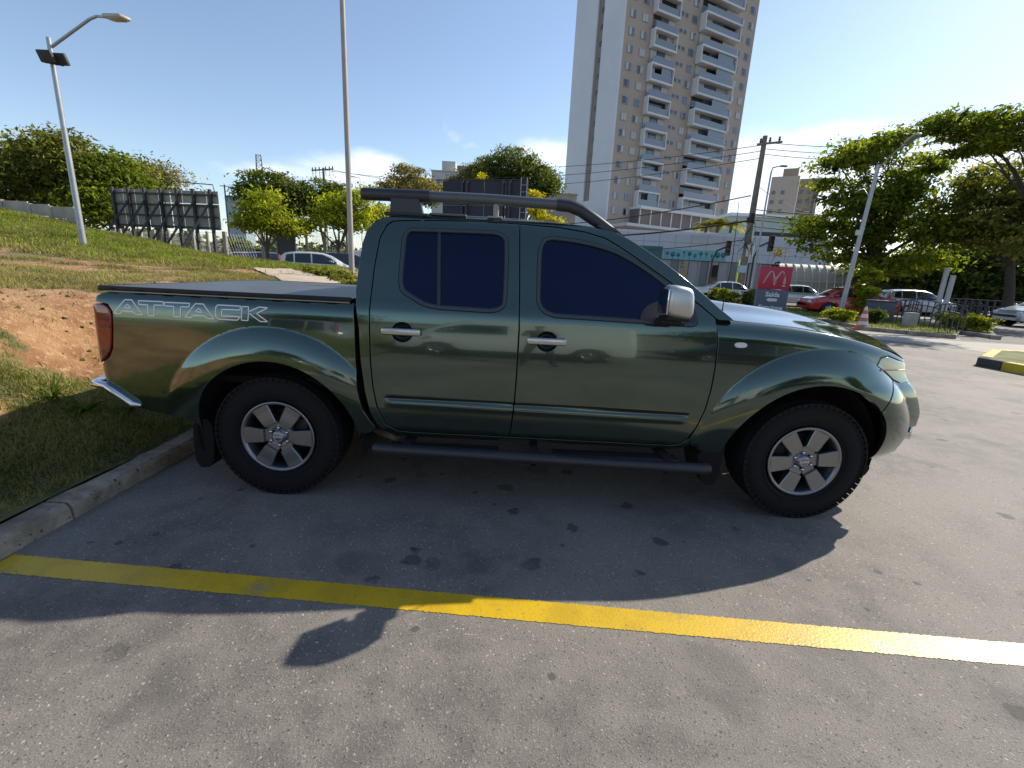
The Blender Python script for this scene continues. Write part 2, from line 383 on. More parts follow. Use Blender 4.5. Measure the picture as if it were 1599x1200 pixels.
# ---- kerb: separate stones
kerb = empty('kerb', (0, 0, 0)); kerb['kind'] = 'structure'
yv = -5.2
rk = random.Random(3)
while yv < 7.5:
    L = .98; y0, y1 = yv+.006, yv+L-.006
    xa, xb = float(kerb_x(np.array(y0))), float(kerb_x(np.array(y1))); zt = .094+rk.uniform(-.007, .007)
    b = MB(); n = 9; vs = []
    for i in range(n+1):
        t = i/n; x = xa+(xb-xa)*t; y = y0+(y1-y0)*t; w = lambda s: rk.uniform(-s, s)
        vs += [(x+.012+w(.003), y, -.02), (x+.004+w(.005), y, zt-.022+w(.005)), (x-.018+w(.004), y, zt+w(.004)), (x-.128+w(.006), y, zt+.002+w(.005)), (x-.15, y, -.02)]
    fs = [(i*5+k, i*5+k+1, i*5+k+6, i*5+k+5) for i in range(n) for k in range(4)]+[(0, 1, 2, 3, 4), tuple(n*5+k for k in (4, 3, 2, 1, 0))]
    b.add(vs, fs, 0, False); b.build('kerb_stone', MATS['kerb_stone'], kerb); yv += L

# ---- yellow bay line
YL = NB('line_paint', .42)
yc = YL.mix(YL.rng(YL.noise(5, 5), .4, .62), (.62, .40, .010), (.52, .33, .012)); yc = YL.mix(YL.rng(YL.noise(2.5, 6, .7), .56, .66), yc, (.34, .27, .12))
yc = YL.mix(YL.rng(YL.noise(70, 4, .75), .60, .68), yc, (.15, .13, .10)); YL.color(yc); YL.bump(YL.noise(90, 3), .5, .003)
def line_strip(name, p0, p1, w, z, m, n=900, jag=.0030):
    p0 = Vector(p0); p1 = Vector(p1); d = (p1-p0).normalized(); s = Vector((-d.y, d.x)); b = MB(); vs = []; r = random.Random(5)
    for i in range(n+1):
        q = p0+(p1-p0)*i/n; e = r.uniform(-jag, jag); vs += [(q.x+s.x*(w/2+e), q.y+s.y*(w/2+e), z), (q.x-s.x*(w/2+r.uniform(-jag, jag)), q.y-s.y*(w/2+e), z)]
    b.add(vs, [(2*i, 2*i+1, 2*i+3, 2*i+2) for i in range(n)]); return tag(b.build(name, m), kind='structure')
line_strip('bay_line', (-.925, -1.665), (5.9, -2.085), .125, .002, MATS['line_paint'])
# ================================================================ the green pickup
paint = mat('green_paint', (.076, .115, .094), rough=.12, metal=.9, coat=1., coat_rough=.008)
paint.node_tree.nodes['Principled BSDF'].inputs['Coat IOR'].default_value = 1.55
_n, _l = paint.node_tree.nodes, paint.node_tree.links; _b = _n['Principled BSDF']; _c = _n.new('ShaderNodeTexCoord')
_z = _n.new('ShaderNodeTexNoise'); _z.inputs['Scale'].default_value = 2.2; _z.inputs['Detail'].default_value = 8; _z.inputs['Roughness'].default_value = .7; _l.new(_c.outputs['Object'], _z.inputs['Vector'])
_s = _n.new('ShaderNodeSeparateXYZ'); _l.new(_c.outputs['Object'], _s.inputs[0])
_h = _n.new('ShaderNodeMapRange'); _h.inputs['From Min'].default_value = .80; _h.inputs['From Max'].default_value = .36; _l.new(_s.outputs['Z'], _h.inputs['Value'])
_m = _n.new('ShaderNodeMath'); _m.operation = 'MULTIPLY'; _l.new(_z.outputs['Fac'], _m.inputs[0]); _l.new(_h.outputs[0], _m.inputs[1])
_r = _n.new('ShaderNodeMapRange'); _r.inputs['To Min'].default_value = .12; _r.inputs['To Max'].default_value = .34; _l.new(_m.outputs[0], _r.inputs['Value']); _l.new(_r.outputs[0], _b.inputs['Roughness'])
_x = _n.new('ShaderNodeMix'); _x.data_type = 'RGBA'; _x.inputs['A'].default_value = (.076, .115, .094, 1); _x.inputs['B'].default_value = (.16, .13, .10, 1)
_f = _n.new('ShaderNodeMath'); _f.operation = 'MULTIPLY'; _l.new(_m.outputs[0], _f.inputs[0]); _f.inputs[1].default_value = .25; _l.new(_f.outputs[0], _x.inputs['Factor']); _l.new(_x.outputs['Result'], _b.inputs['Base Color'])
rubber = mat('black_rubber', (.008, .008, .009), rough=.8, spec=.3, bump=(60, .15, .004))
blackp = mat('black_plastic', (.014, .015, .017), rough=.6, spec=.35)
satin = mat('satin_black', (.028, .030, .035), rough=.38)
void = mat('dark_cavity', (.008, .008, .008), rough=.95)
tint = mat('tinted_glass', (.002, .003, .012), rough=.02, spec=.62)
tint.node_tree.nodes['Principled BSDF'].inputs['Specular Tint'].default_value = (.50, .62, 1.0, 1)
chrome = mat('chrome', (.75, .76, .78), rough=.08, metal=1.)
silver = mat('silver_satin', (.56, .56, .54), rough=.40, metal=.75)
alloy = mat('alloy_machined', (.26, .275, .30), rough=.36, metal=.9)
alloyd = mat('alloy_dark', (.10, .10, .105), rough=.45, metal=.7)
railm = mat('rail_grey', (.11, .115, .12), rough=.4, metal=.4)
redlens = mat('red_lens', (.20, .008, .006), rough=.06, coat=1., coat_rough=.01)
reddark = mat('dark_red_lens', (.05, .004, .005), rough=.06, coat=1.)
lensm = mat('headlamp_lens', (.42, .46, .30), rough=.12, coat=1., coat_rough=.02)
vinyl = mat('tonneau_vinyl', (.075, .078, .085), rough=.42, bump=(240, .25, .002), vary=(3, .12))
whitelens = mat('clear_lens', (.75, .75, .72), rough=.15, coat=1.)

LOWP = [(.30, .80), (.42, .872), (.50, .893), (.60, .910), (.75, .9190), (.88, .9225), (.95, .9212), (1.0, .9193), (1.06, .9153), (1.12, .9095)]
f_cab = pchip(LOWP+[(1.16, .9035), (1.20, .890), (1.24, .872), (1.30, .846), (1.45, .785), (1.58, .727), (1.66, .683), (1.70, .645), (1.74, .56)])
f_bed = pchip(LOWP+[(1.155, .901), (1.185, .882), (1.205, .854), (1.22, .80)])
f_fen = pchip(LOWP+[(1.15, .900), (1.185, .872), (1.215, .82), (1.26, .72)])
f_drop = pchip([(2.4, 0.), (2.8, .01), (3.2, .04), (3.6, .11), (4.0, .20)])
f_sz = pchip([(.28, .22), (.34, .13), (.42, .05), (.55, 0), (.66, 0), (.75, .03), (.83, .08), (.90, .145), (1.1, .185)])
def nose(X, Z):
    xe = X+f_sz(Z)
    return .17*np.clip((xe-3.3)/.7, 0, 2)**2.5 + .50*np.clip((xe-3.925)/.10, 0, 2)**2.2
def flare(X, Z):
    o = 0
    for xc, ri, ro, A in ((0., .47, .665, .05), (3.2, .49, .69, .055)):
        r = np.hypot(X-xc, Z-.375); t = np.clip((r-ri)/(ro-ri), 0, 1)
        b = A*(1-t**2.2)*(r < ro)
        o = o + b*sst(Z, .40, .80)
    return o
def groove(X, Z):
    zc = .648-.012*(X-1.4)/1.0*1.0
    a = sst(X, .64, .70)*(1-sst(X, 2.40, 2.47))
    d = Z-zc
    return a*(.011*np.exp(-(d/.010)**2)) - a*.006*np.exp(-((d+.03)/.018)**2)
def w_cab(X, Z): return f_cab(Z) - groove(X, Z) + flare(X, Z)*(np.abs(X-1.6) > 1.15)
def w_bed(X, Z): return f_bed(Z) + flare(X, Z) - .03*np.clip((-.9-X)/.25, 0, 1)**2 - .05*np.clip((-.955-X)/.06, 0, 1.5)**2
def w_fen(X, Z): return f_fen(Z+f_drop(X)*sst(Z, .75, .95)) - nose(X, Z) + flare(X, Z)

def inside(P, poly):
    x, y = P[:, 0], P[:, 1]; c = np.zeros(len(P), bool); n = len(poly)
    for i in range(n):
        x1, y1 = poly[i]; x2, y2 = poly[(i+1) % n]
        if y1 == y2: continue
        c ^= ((y1 > y) != (y2 > y)) & (x < (x2-x1)*(y-y1)/(y2-y1)+x1)
    return c
def segdist(P, poly):
    d = np.full(len(P), 9.)
    n = len(poly)
    for i in range(n):
        a = np.array(poly[i]); b = np.array(poly[(i+1) % n]); ab = b-a; L = (ab**2).sum()
        if L < 1e-12: continue
        t = np.clip(((P-a) @ ab)/L, 0, 1); q = a+t[:, None]*ab; d = np.minimum(d, np.hypot(*(P-q).T))
    return d
def dens(poly, step):
    out = []
    for i in range(len(poly)):
        a, b = poly[i], poly[(i+1) % len(poly)]; L = math.hypot(b[0]-a[0], b[1]-a[1]); k = max(1, round(L/step))
        out += [(a[0]+(b[0]-a[0])*j/k, a[1]+(b[1]-a[1])*j/k) for j in range(k)]
    return out
def rnd(poly, closed=True, it=2, keep=()):
    """Chaikin corner rounding"""
    for _ in range(it):
        out = []; n = len(poly)
        for i in range(n):
            a, b = poly[i], poly[(i+1) % n]
            out += [(a[0]*.75+b[0]*.25, a[1]*.75+b[1]*.25), (a[0]*.25+b[0]*.75, a[1]*.25+b[1]*.75)]
        poly = out
    return poly
def arc(xc, zc, r, a0, a1, n=20):
    return [(xc+r*math.cos(R_(a0+(a1-a0)*i/n)), zc+r*math.sin(R_(a0+(a1-a0)*i/n))) for i in range(n+1)]
def inset(poly, d):
    P = np.array(poly); n = len(P); t = np.roll(P, -1, 0)-np.roll(P, 1, 0); t /= np.hypot(*t.T)[:, None]+1e-9
    area = (P[:, 0]*np.roll(P[:, 1], -1)-np.roll(P[:, 0], -1)*P[:, 1]).sum(); s = 1 if area > 0 else -1
    return [tuple(p) for p in P-np.stack([t[:, 1], -t[:, 0]], 1)*s*d]
def panel_data(poly, holes, wf, step, off, thick, edge, lines=()):
    if edge > 0: poly = inset(poly, edge*.9); holes = [inset(h, -edge*.9) for h in holes]
    poly = dens(poly, step); holes = [dens(h, step) for h in holes]
    xs = [p[0] for p in poly]; zs = [p[1] for p in poly]
    gx = np.arange(min(xs), max(xs), step); gz = np.arange(min(zs), max(zs), step)
    G = np.array(np.meshgrid(gx, gz)).reshape(2, -1).T; G = G + (np.arange(len(G)) % 2)[:, None]*[step*.0, 0]
    ok = inside(G, poly) & (segdist(G, poly) > step*.45)
    for h in holes: ok &= ~inside(G, h) & (segdist(G, h) > step*.45)
    LN = []
    for ln in lines:
        q = np.array(ln); m_ = inside(q, poly) & (segdist(q, poly) > step*.35)
        for h in holes: m_ &= ~inside(q, h) & (segdist(q, h) > step*.35)
        LN.append((q, m_)); d_ = np.full(len(G), 9.)
        for c_ in q[m_]: d_ = np.minimum(d_, np.hypot(*(G-c_).T))
        ok &= d_ > step*.55
    G = G[ok]
    V = [Vector(p) for p in poly]; E = [(i, (i+1) % len(poly)) for i in range(len(poly))]; loops = [list(range(len(poly)))]
    for h in holes:
        k = len(V); V += [Vector(p) for p in h]; E += [(k+i, k+(i+1) % len(h)) for i in range(len(h))]; loops.append(list(range(k, len(V))))
    for q, m_ in LN:
        prev_ = None
        for c_, o_ in zip(q, m_):
            if not o_: prev_ = None; continue
            V.append(Vector(c_)); E += [(prev_, len(V)-1)] if prev_ is not None else []; prev_ = len(V)-1
    nb = len(V); V += [Vector(p) for p in G]
    r = geometry.delaunay_2d_cdt(V, E, [], 0, 1e-6)
    v2 = np.array([tuple(p) for p in r[0]]); F = np.array(r[2]); 
    om = {}
    for i, src in enumerate(r[3]):
        for q in src: om[q] = i
    C = v2[F].mean(axis=1); ok = inside(C, poly)
    for h in holes: ok &= ~inside(C, h)
    F = F[ok]
    a = v2[F]; cr = (a[:, 1, 0]-a[:, 0, 0])*(a[:, 2, 1]-a[:, 0, 1])-(a[:, 1, 1]-a[:, 0, 1])*(a[:, 2, 0]-a[:, 0, 0])
    F[cr < 0] = F[cr < 0][:, ::-1]
    X, Z = v2.T; Wd = wf(X, Z)+off; e = 1e-3
    wx = (wf(X+e, Z)-wf(X-e, Z))/(2*e); wz = (wf(X, Z+e)-wf(X, Z-e))/(2*e)
    V3 = np.stack([X, -Wd, Z], 1); N = np.stack([-wx, -np.ones_like(X), -wz], 1)
    # edges folded back: rounded lip then return flange
    VV = [V3]; NN = [N]; FF = [F]; k = len(V3)
    for lp in loops:
        ids = np.array([om[i] for i in lp]); n = len(ids); p2 = v2[ids]; hole = lp[0] != 0
        tdir = np.roll(p2, -1, 0)-np.roll(p2, 1, 0); tdir /= np.hypot(*tdir.T)[:, None]+1e-9
        area = (p2[:, 0]*np.roll(p2[:, 1], -1)-np.roll(p2[:, 0], -1)*p2[:, 1]).sum()
        outn = np.stack([tdir[:, 1], -tdir[:, 0]], 1)*(1 if area > 0 else -1)*(-1 if hole else 1)
        A = V3[ids]; B = A.copy(); B[:, 0] += outn[:, 0]*edge; B[:, 2] += outn[:, 1]*edge; B[:, 1] += edge
        Cc = B.copy(); Cc[:, 1] += thick
        n1 = N[ids]; n2 = np.stack([outn[:, 0], np.full(n, -.25), outn[:, 1]], 1)
        VV += [A, B, B, Cc]; NN += [n1, n2, n2, n2]
        j = np.arange(n); j2 = (j+1) % n
        q1 = np.stack([k+j, k+j2, k+n+j2, k+n+j], 1); q2 = np.stack([k+2*n+j, k+2*n+j2, k+3*n+j2, k+3*n+j], 1)
        for q in (q1, q2): FF.append(q[:, [0, 1, 2]]); FF.append(q[:, [0, 2, 3]])
        k += 4*n
    return np.concatenate(VV), np.concatenate(NN), np.concatenate(FF)
def make_pan(name, V, N, F, m, parent):
    # winding follows the wanted normals
    a = V[F]; fn = np.cross(a[:, 1]-a[:, 0], a[:, 2]-a[:, 0]); s = (fn*N[F].mean(axis=1)).sum(1) < 0
    F = F.copy(); F[s] = F[s][:, ::-1]
    me = np_mesh(name, V, F, m, True)
    N = N/np.linalg.norm(N, axis=1)[:, None]
    me.normals_split_custom_set_from_vertices([tuple(x) for x in N])
    return link_mesh(name, me, parent)
def panel(name, poly, m, parent, holes=(), wf=w_cab, step=.02, off=0., thick=.02, edge=.003, both=True, label=None, lines=()):
    V, N, F = panel_data(poly, list(holes), wf, step, off, thick, edge, lines)
    o = make_pan(name, V, N, F, m, parent); out = [o]
    if both:
        V2 = V*[1, -1, 1]; N2 = N*[1, -1, 1]; out.append(make_pan(name, V2, N2, F, m, parent))
    if label:
        for x in out: x['label'] = label
    return out
def smooth_quad_grid(fn, nu, nv):
    """fn(u,v)->(x,y,z) over the unit square as vertices and quads"""
    V = [fn(i/nu, j/nv) for i in range(nu+1) for j in range(nv+1)]
    F = [(i*(nv+1)+j, (i+1)*(nv+1)+j, (i+1)*(nv+1)+j+1, i*(nv+1)+j+1) for i in range(nu) for j in range(nv)]
    return V, F

truck = empty('pickup_truck', (0, 0, 0), 0, 'dark green double cab pickup with ATTACK lettering, parked with its tail over the kerb', 'pickup truck')

# ---- doors
rd_out = [(.630, 1.640), (.598, 1.566), (.583, 1.40), (.579, 1.22), (.580, 1.06), (.582, .88), (.591, .72), (.612, .59), (.652, .492), (.715, .452), (.80, .444), (1.394, .442),
          (1.402, .50), (1.414, .65), (1.420, .85), (1.421, 1.1), (1.412, 1.35), (1.400, 1.60), (1.397, 1.682), (1.15, 1.686), (.90, 1.680), (.70, 1.668), (.66, 1.662)]
fd_out = [(1.403, 1.683), (1.63, 1.675), (1.785, 1.654), (1.90, 1.625), (1.98, 1.583), (2.10, 1.508), (2.23, 1.425), (2.36, 1.338), (2.46, 1.266), (2.531, 1.210), (2.540, 1.16),
          (2.553, 1.05), (2.556, .92), (2.553, .80), (2.539, .679), (2.508, .565), (2.475, .490), (2.440, .450), (2.39, .437),
          (1.400, .441), (1.408, .50), (1.420, .65), (1.426, .85), (1.427, 1.1), (1.418, 1.35), (1.406, 1.60)]
rwin = rnd([(.722, 1.45), (.722, 1.632), (.85, 1.636), (1.10, 1.640), (1.335, 1.642), (1.345, 1.50), (1.348, 1.33), (1.345, 1.178), (1.10, 1.182), (.90, 1.186), (.80, 1.236), (.722, 1.280)], it=2)
fwin = rnd([(1.510, 1.40), (1.512, 1.628), (1.70, 1.622), (1.86, 1.596), (1.99, 1.560), (2.12, 1.490), (2.25, 1.405), (2.36, 1.315), (2.43, 1.235), (2.437, 1.155), (2.30, 1.160), (2.05, 1.163), (1.80, 1.168), (1.515, 1.172)], it=2)
hand = ((.762, 1.050, .060), (1.585, 1.036, .060))
def circ(x, z, rx, rz, n=28): return [(x+rx*math.cos(2*math.pi*i/n), z+rz*math.sin(2*math.pi*i/n)) for i in range(n)]
doors = []
for nm, outl, win, h in (('rear_door', rd_out, rwin, hand[0]), ('front_door', fd_out, fwin, hand[1])):
    dd = panel(nm, outl, paint, truck, holes=[win, circ(h[0], h[1], h[2], .056)], step=.0135)
    for k, d in enumerate(dd):
        s = -1 if k == 0 else 1
        def both_side(o):
            if s == 1: o.data = o.data.copy(); o.data.transform(Matrix.Scale(-1, 4, (0, 1, 0))); o.data.flip_normals()
            return o
        # window seal and glass
        fr_o, fr_i = dens(win, .03), None
        ri = inset(win, .024)
        b = MB(); n = len(win)
        def wp(p, off): return (p[0], -(float(w_cab(np.array(p[0]), np.array(p[1])))+off), p[1])
        rings = [[wp(p, -.006) for p in inset(win, -.001)], [wp(p, .004) for p in inset(win, .005)], [wp(p, .003) for p in inset(win, .020)], [wp(p, -.012) for p in inset(win, .026)]]
        for r0, r1 in zip(rings, rings[1:]): b.add(r0+r1, [(i, (i+1) % n, (i+1) % n+n, i+n) for i in range(n)], 0, True)
        both_side(b.build('window_seal', mat('seal_grey', (.050, .060, .066), rough=.35), d))
        g = panel('window_glass', inset(win, .018), tint, d, wf=w_cab, step=.03, off=-.010, both=False, thick=.004)[0]
        both_side(g)
        if nm == 'rear_door':
            b = MB(); z = np.linspace(1.20, 1.628, 8); pts = [wp((.963-.0042*i, q), -.006) for i, q in enumerate(z)]
            b.tube(pts, .011, 6, ry=.5); both_side(b.build('window_divider', satin, d))
        # handle bowl and bar
        b = MB(); hx, hz, hr = h
        wy = float(w_cab(np.array(hx), np.array(hz)))
        prof = [(1., -.002), (.95, .012), (.80, .026), (.5, .034), (0.01, .037)]
        vs = []; fs = []; m_ = 28
        for r, dep in prof:
            for i in range(m_):
                a = 2*math.pi*i/m_; vs.append((hx+(hr+.001)*r*math.cos(a), -(float(w_cab(np.array(hx+hr*r*math.cos(a)), np.array(hz+.057*r*math.sin(a))))-.002-dep), hz+.057*r*math.sin(a)))
        for i in range(4):
            for j in range(m_): fs.append((i*m_+j, i*m_+(j+1) % m_, (i+1)*m_+(j+1) % m_, (i+1)*m_+j))
        b.add(vs, fs, 0, True); both_side(b.build('handle_bowl', mat('bowl_shade_green', (.012, .022, .019), rough=.35, metal=.3, coat=.5, coat_rough=.1), d))  # same body paint, darkened to put the recess shade into its colour
        b = MB(); x0, x1 = hx-.112, hx+.108; sl = -.035
        pts = [(x0+(x1-x0)*t, -(wy+.006+.022*math.sin(math.pi*min(1, max(0, t*1.0)))**.5), hz+.004+sl*(t-.5)*.3) for t in np.linspace(0.02, .98, 9)]
        b.bbox((hx-.002, -(wy+.022), hz+.004), (.222, .022, .040), .010, M=Matrix.Translation((0, 0, 0)), n=3); b.bbox((x0+.03, -(wy+.006), hz+.004), (.03, .02, .024), .004); b.bbox((x1-.03, -(wy+.006), hz+.004), (.03, .02, .024), .004); both_side(b.build('door_handle', mat('handle_silver', (.55, .55, .54), rough=.24, metal=.9), d))
        if nm == 'front_door':
            b = MB(); b.lathe([(.0001, -.004), (.010, -.003), (.011, .004)], (hx-.085, -(wy+.024), hz+.006), 'Y', 12); both_side(b.build('lock_barrel', alloyd, d))

# ---- cab frame, roof, windscreen
apil = [(1.943, 1.672), (2.03, 1.634), (2.097, 1.597), (2.22, 1.522), (2.328, 1.448), (2.40, 1.394), (2.481, 1.330), (2.560, 1.266), (2.640, 1.204)]
cab_out = [(.490, 1.38), (.498, 1.53), (.515, 1.60), (.545, 1.650), (.590, 1.682), (.66, 1.698), (.917, 1.709), (1.233, 1.713), (1.551, 1.709), (1.787, 1.694)]+apil+[(2.555, 1.200), (2.536, 1.213)]
hole_pts = [(1.403, 1.689), (1.63, 1.681), (1.787, 1.660), (1.903, 1.631), (1.984, 1.588), (2.104, 1.513), (2.234, 1.430), (2.364, 1.343), (2.463, 1.272), (2.536, 1.213)]
cab_poly = [(.490, 1.38), (.498, 1.53), (.515, 1.60), (.545, 1.650), (.590, 1.682), (.66, 1.698), (.917, 1.709), (1.233, 1.713), (1.551, 1.709), (1.787, 1.694)]+apil+[(2.555, 1.204)]+hole_pts[::-1][0:]+ \
    [(1.15, 1.692), (.90, 1.686), (.70, 1.674), (.655, 1.668), (.623, 1.643), (.592, 1.568), (.577, 1.40), (.573, 1.22), (.574, 1.06), (.576, .88), (.585, .72), (.606, .588), (.648, .486), (.712, .446), (.80, .438), (1.397, .436), (2.39, .431), (2.445, .444), (2.482, .486),
     (2.50, .44), (2.44, .405), (1.4, .405), (.70, .405), (.640, .440), (.600, .480), (.565, .56), (.541, .684), (.523, .876), (.516, 1.06), (.498, 1.19), (.488, 1.263)]
panel('cab_frame', cab_poly, paint, truck, step=.02, thick=.05)
xe_ = np.array([p[0] for p in cab_out[:19]]); ze_ = np.array([p[1] for p in cab_out[:19]])
roof_x = [.545, .60, .70, .92, 1.23, 1.55, 1.79, 1.943]; 
f_rz = pchip([(.515, 1.60), (.545, 1.650), (.590, 1.682), (.66, 1.698), (.917, 1.709), (1.233, 1.713), (1.551, 1.709), (1.787, 1.694), (1.943, 1.672)])
def roof_fn(u, v):
    x = .52+(1.975-.52)*u; z = float(f_rz(min(x, 1.943))); w = float(f_cab(z))+.001; t = 2*v-1
    if x > 1.943: z -= .0
    return (x + (.05*(1-t*t) if u > .9 else 0)*(u-.9)*10, w*t, z + .042*(1-abs(t)**2.2)*min(1, (x-.50)*6))
V_, F_ = smooth_quad_grid(roof_fn, 36, 20); b = MB(); b.add(V_, F_, 0, True); b.build('roof', paint, truck)
al = apil
def ws_fn(u, v):
    k = u*(len(al)-1); i = min(int(k), len(al)-2); f = k-i; x = al[i][0]*(1-f)+al[i+1][0]*f; z = al[i][1]*(1-f)+al[i+1][1]*f
    w = float(f_cab(z))-.012; t = 2*v-1
    return (x-.01+.20*(1-t*t)*(.4+.6*u), w*t, z-.012+.03*(1-t*t))
V_, F_ = smooth_quad_grid(ws_fn, 16, 20); b = MB(); b.add(V_, F_, 0, True); b.build('windscreen', tint, truck)
b = MB(); zz = [1.655, 1.6, 1.4, 1.25, 1.1]
def back_fn(u, v):
    z = 1.64-(1.64-1.15)*u; t = 2*v-1; w = float(f_cab(z))-.006
    return (.505+.02*u-(.03)*(1-t*t)+(.045*max(0, (z-1.58)/.07)**2), w*t, z)
V_, F_ = smooth_quad_grid(back_fn, 12, 16); b.add(V_, F_, 0, True); b.build('cab_back', paint, truck)
b = MB(); b.bbox((.478, 0, 1.40), (.03, 1.15, .34), .04); b.build('rear_window', tint, truck)
# dark core behind the panel gaps
b = MB()
core = [(-.86, 1.12), (.44, 1.12), (.44, .50), (.56, .50), (.56, 1.12), (.56, 1.60), (.75, 1.63), (1.75, 1.62), (2.45, 1.15), (2.62, 1.12), (3.0, 1.08), (3.5, .98), (3.55, .90), (2.75, .90), (2.70, .44), (.60, .44)]
def slab(poly, wf, ins, b, mi=0):
    vs = []; n = len(poly)
    for s in (-1, 1):
        for x, z in poly: vs.append((x, s*(float(wf(np.array(x), np.array(z)))-ins), z))
    return vs, n
for poly in ([(.555, .43), (.555, 1.60), (.80, 1.66), (1.75, 1.65), (1.95, 1.58), (2.45, 1.24), (2.62, 1.19), (2.62, .43)],):
    pp = dens(poly, .12); pp = [(x, z) for x, z in pp]
    xs_ = sorted(set(round(p[0], 3) for p in pp)); n = len(pp)
    for s in (-1, 1):
        gv, gn, gf = panel_data(poly, [], w_cab, .08, -.035, .001, .0)
        b = MB(); b.add([(v[0], v[1]*-s, v[2]) for v in gv.tolist()], [tuple(f) for f in gf.tolist()])
        b.build('inner_body', void, truck)

# ---- load bed
lampP = [(-1.014, .862), (-1.005, .799), (-.985, .786), (-.925, .836), (-.900, .884), (-.884, .992), (-.878, 1.085), (-.900, 1.120), (-.955, 1.131), (-1.000, 1.113), (-1.016, 1.06), (-1.020, .985)]
rear_arch = arc(0, .375, .478, 188, -12, 40)
bed_poly = [(-.968, 1.139), (-.962, 1.172), (-.93, 1.188), (-.629, 1.198), (-.178, 1.202), (.199, 1.198), (.470, 1.192), (.484, 1.18), (.492, 1.058), (.494, .875), (.502, .715), (.524, .582), (.560, .505), (.590, .462), (.56, .425), (.49, .405)] + rear_arch[::-1][2:-1] + \
    [(-.478, .40), (-.525, .450), (-.70, .487), (-.868, .53), (-.955, .60), (-.985, .70), (-.992, .776), (-.983, .778), (-.918, .830), (-.892, .882), (-.876, .992), (-.870, 1.088), (-.895, 1.128)]
LR = [arc(0, .375, .665, 200, -20, 100), arc(0, .375, .655, 200, -20, 100), arc(0, .375, .675, 200, -20, 100)]
panel('bed_side', bed_poly, paint, truck, wf=w_bed, step=.0145, thick=.04, lines=LR)
tl = panel('tail_lamp', rnd(lampP, it=1), redlens, truck, wf=w_bed, step=.02, off=.006, thick=.03, edge=.006)
for k, o in enumerate(tl):
    s = -1 if k == 0 else 1
    g = panel('lamp_lower_lens', [(-1.006, .80), (-.985, .788), (-.928, .838), (-.908, .872), (-1.012, .868)], reddark, o, wf=w_bed, off=.0085, thick=.002, both=False)[0]
    g2 = panel('lamp_band', [(-1.014, .996), (-.885, 1.0), (-.885, 1.006), (-1.014, 1.002)], reddark, o, wf=w_bed, off=.0085, thick=.002, both=False)[0]
    if s == 1:
        for q in (g, g2): q.data.transform(Matrix.Scale(-1, 4, (0, 1, 0))); q.data.flip_normals()
b = MB(); V_, F_ = smooth_quad_grid(lambda u, v: (-1.02-.025*(1-(2*v-1)**4)+.02*u, (2*v-1)*.80, 1.16-.60*u), 10, 20); b.add(V_, F_, 0, True)
tg = b.build('tailgate', paint, truck)
b = MB(); b.bbox((-1.06, 0, 1.03), (.03, .24, .06), .01); b.build('tailgate_handle', blackp, tg)
b = MB()
b.box((-.27, 0, .70), (1.45, 1.60, .04)); b.box((-.27, .60, .9), (1.45, .03, .5)); b.box((-.27, -.60, .9), (1.45, .03, .5)); b.box((.47, 0, .85), (.03, 1.6, .62)); b.box((-.98, 0, .80), (.03, 1.5, .66))
b.build('bed_floor', void, truck)
# tonneau cover with its rail
def ton_fn(u, v):
    x = -.945+1.41*u; t = 2*v-1
    return (x, .865*t, 1.224-.004*u + .012*(1-t**4)*math.sin(math.pi*min(1, max(0, u)))**.3)
V_, F_ = smooth_quad_grid(ton_fn, 30, 20); b = MB(); b.add(V_, F_, 0, True)
ton = b.build('tonneau_cover', vinyl, truck)
b = MB()
for s in (-1, 1):
    b.bbox((-.245, s*.868, 1.214), (1.42, .022, .026), .006)
    for x in np.linspace(-.9, .35, 9): b.bbox((x, s*.88, 1.212), (.06, .012, .012), .004)
b.bbox((-.955, 0, 1.212), (.03, 1.75, .030), .008); b.build('cover_rail', blackp, ton)
b = MB()
for s in (-1, 1): b = MB(); b.bbox((-.235, s*.862, 1.197), (1.38, .02, .012), .004); b.build('cover_seal', mat('bare_alu', (.35, .32, .27), rough=.5, metal=.6), ton)

# ---- ATTACK lettering: thin raised outlines over a grey fill
LET = [[[(75, 208), (185, 80), (250, 83), (352, 222), (285, 220), (255, 192), (160, 186), (135, 212)], [(180, 155), (210, 122), (240, 160)]],
       [[(312, 90), (550, 100), (545, 135), (462, 130), (455, 232), (398, 230), (402, 130), (318, 125)]],
       [[(560, 105), (795, 115), (790, 150), (712, 147), (703, 243), (640, 240), (645, 143), (558, 138)]],
       [[(745, 245), (850, 118), (925, 122), (1022, 262), (960, 258), (925, 232), (830, 228), (800, 250)], [(850, 192), (885, 160), (912, 200)]],
       [[(1060, 130), (1275, 142), (1270, 178), (1100, 172), (1095, 235), (1270, 243), (1240, 275), (1065, 265), (1037, 240), (1042, 150)]],
       [[(1290, 145), (1350, 148), (1350, 195), (1450, 150), (1532, 157), (1425, 212), (1527, 290), (1455, 287), (1350, 205), (1340, 278), (1278, 275)]]]
def letx(p):   # lettering artwork units -> metres along the bed side
    u, v = p; return (-.90973+.00059455*u+1.89e-5*v, 1.19689+2.857e-5*u-.00058026*v)
decal_w = mat('decal_white', (.85, .86, .86), rough=.45); decal_g = mat('decal_grey', (.105, .125, .115), rough=.16, coat=1., metal=.9)
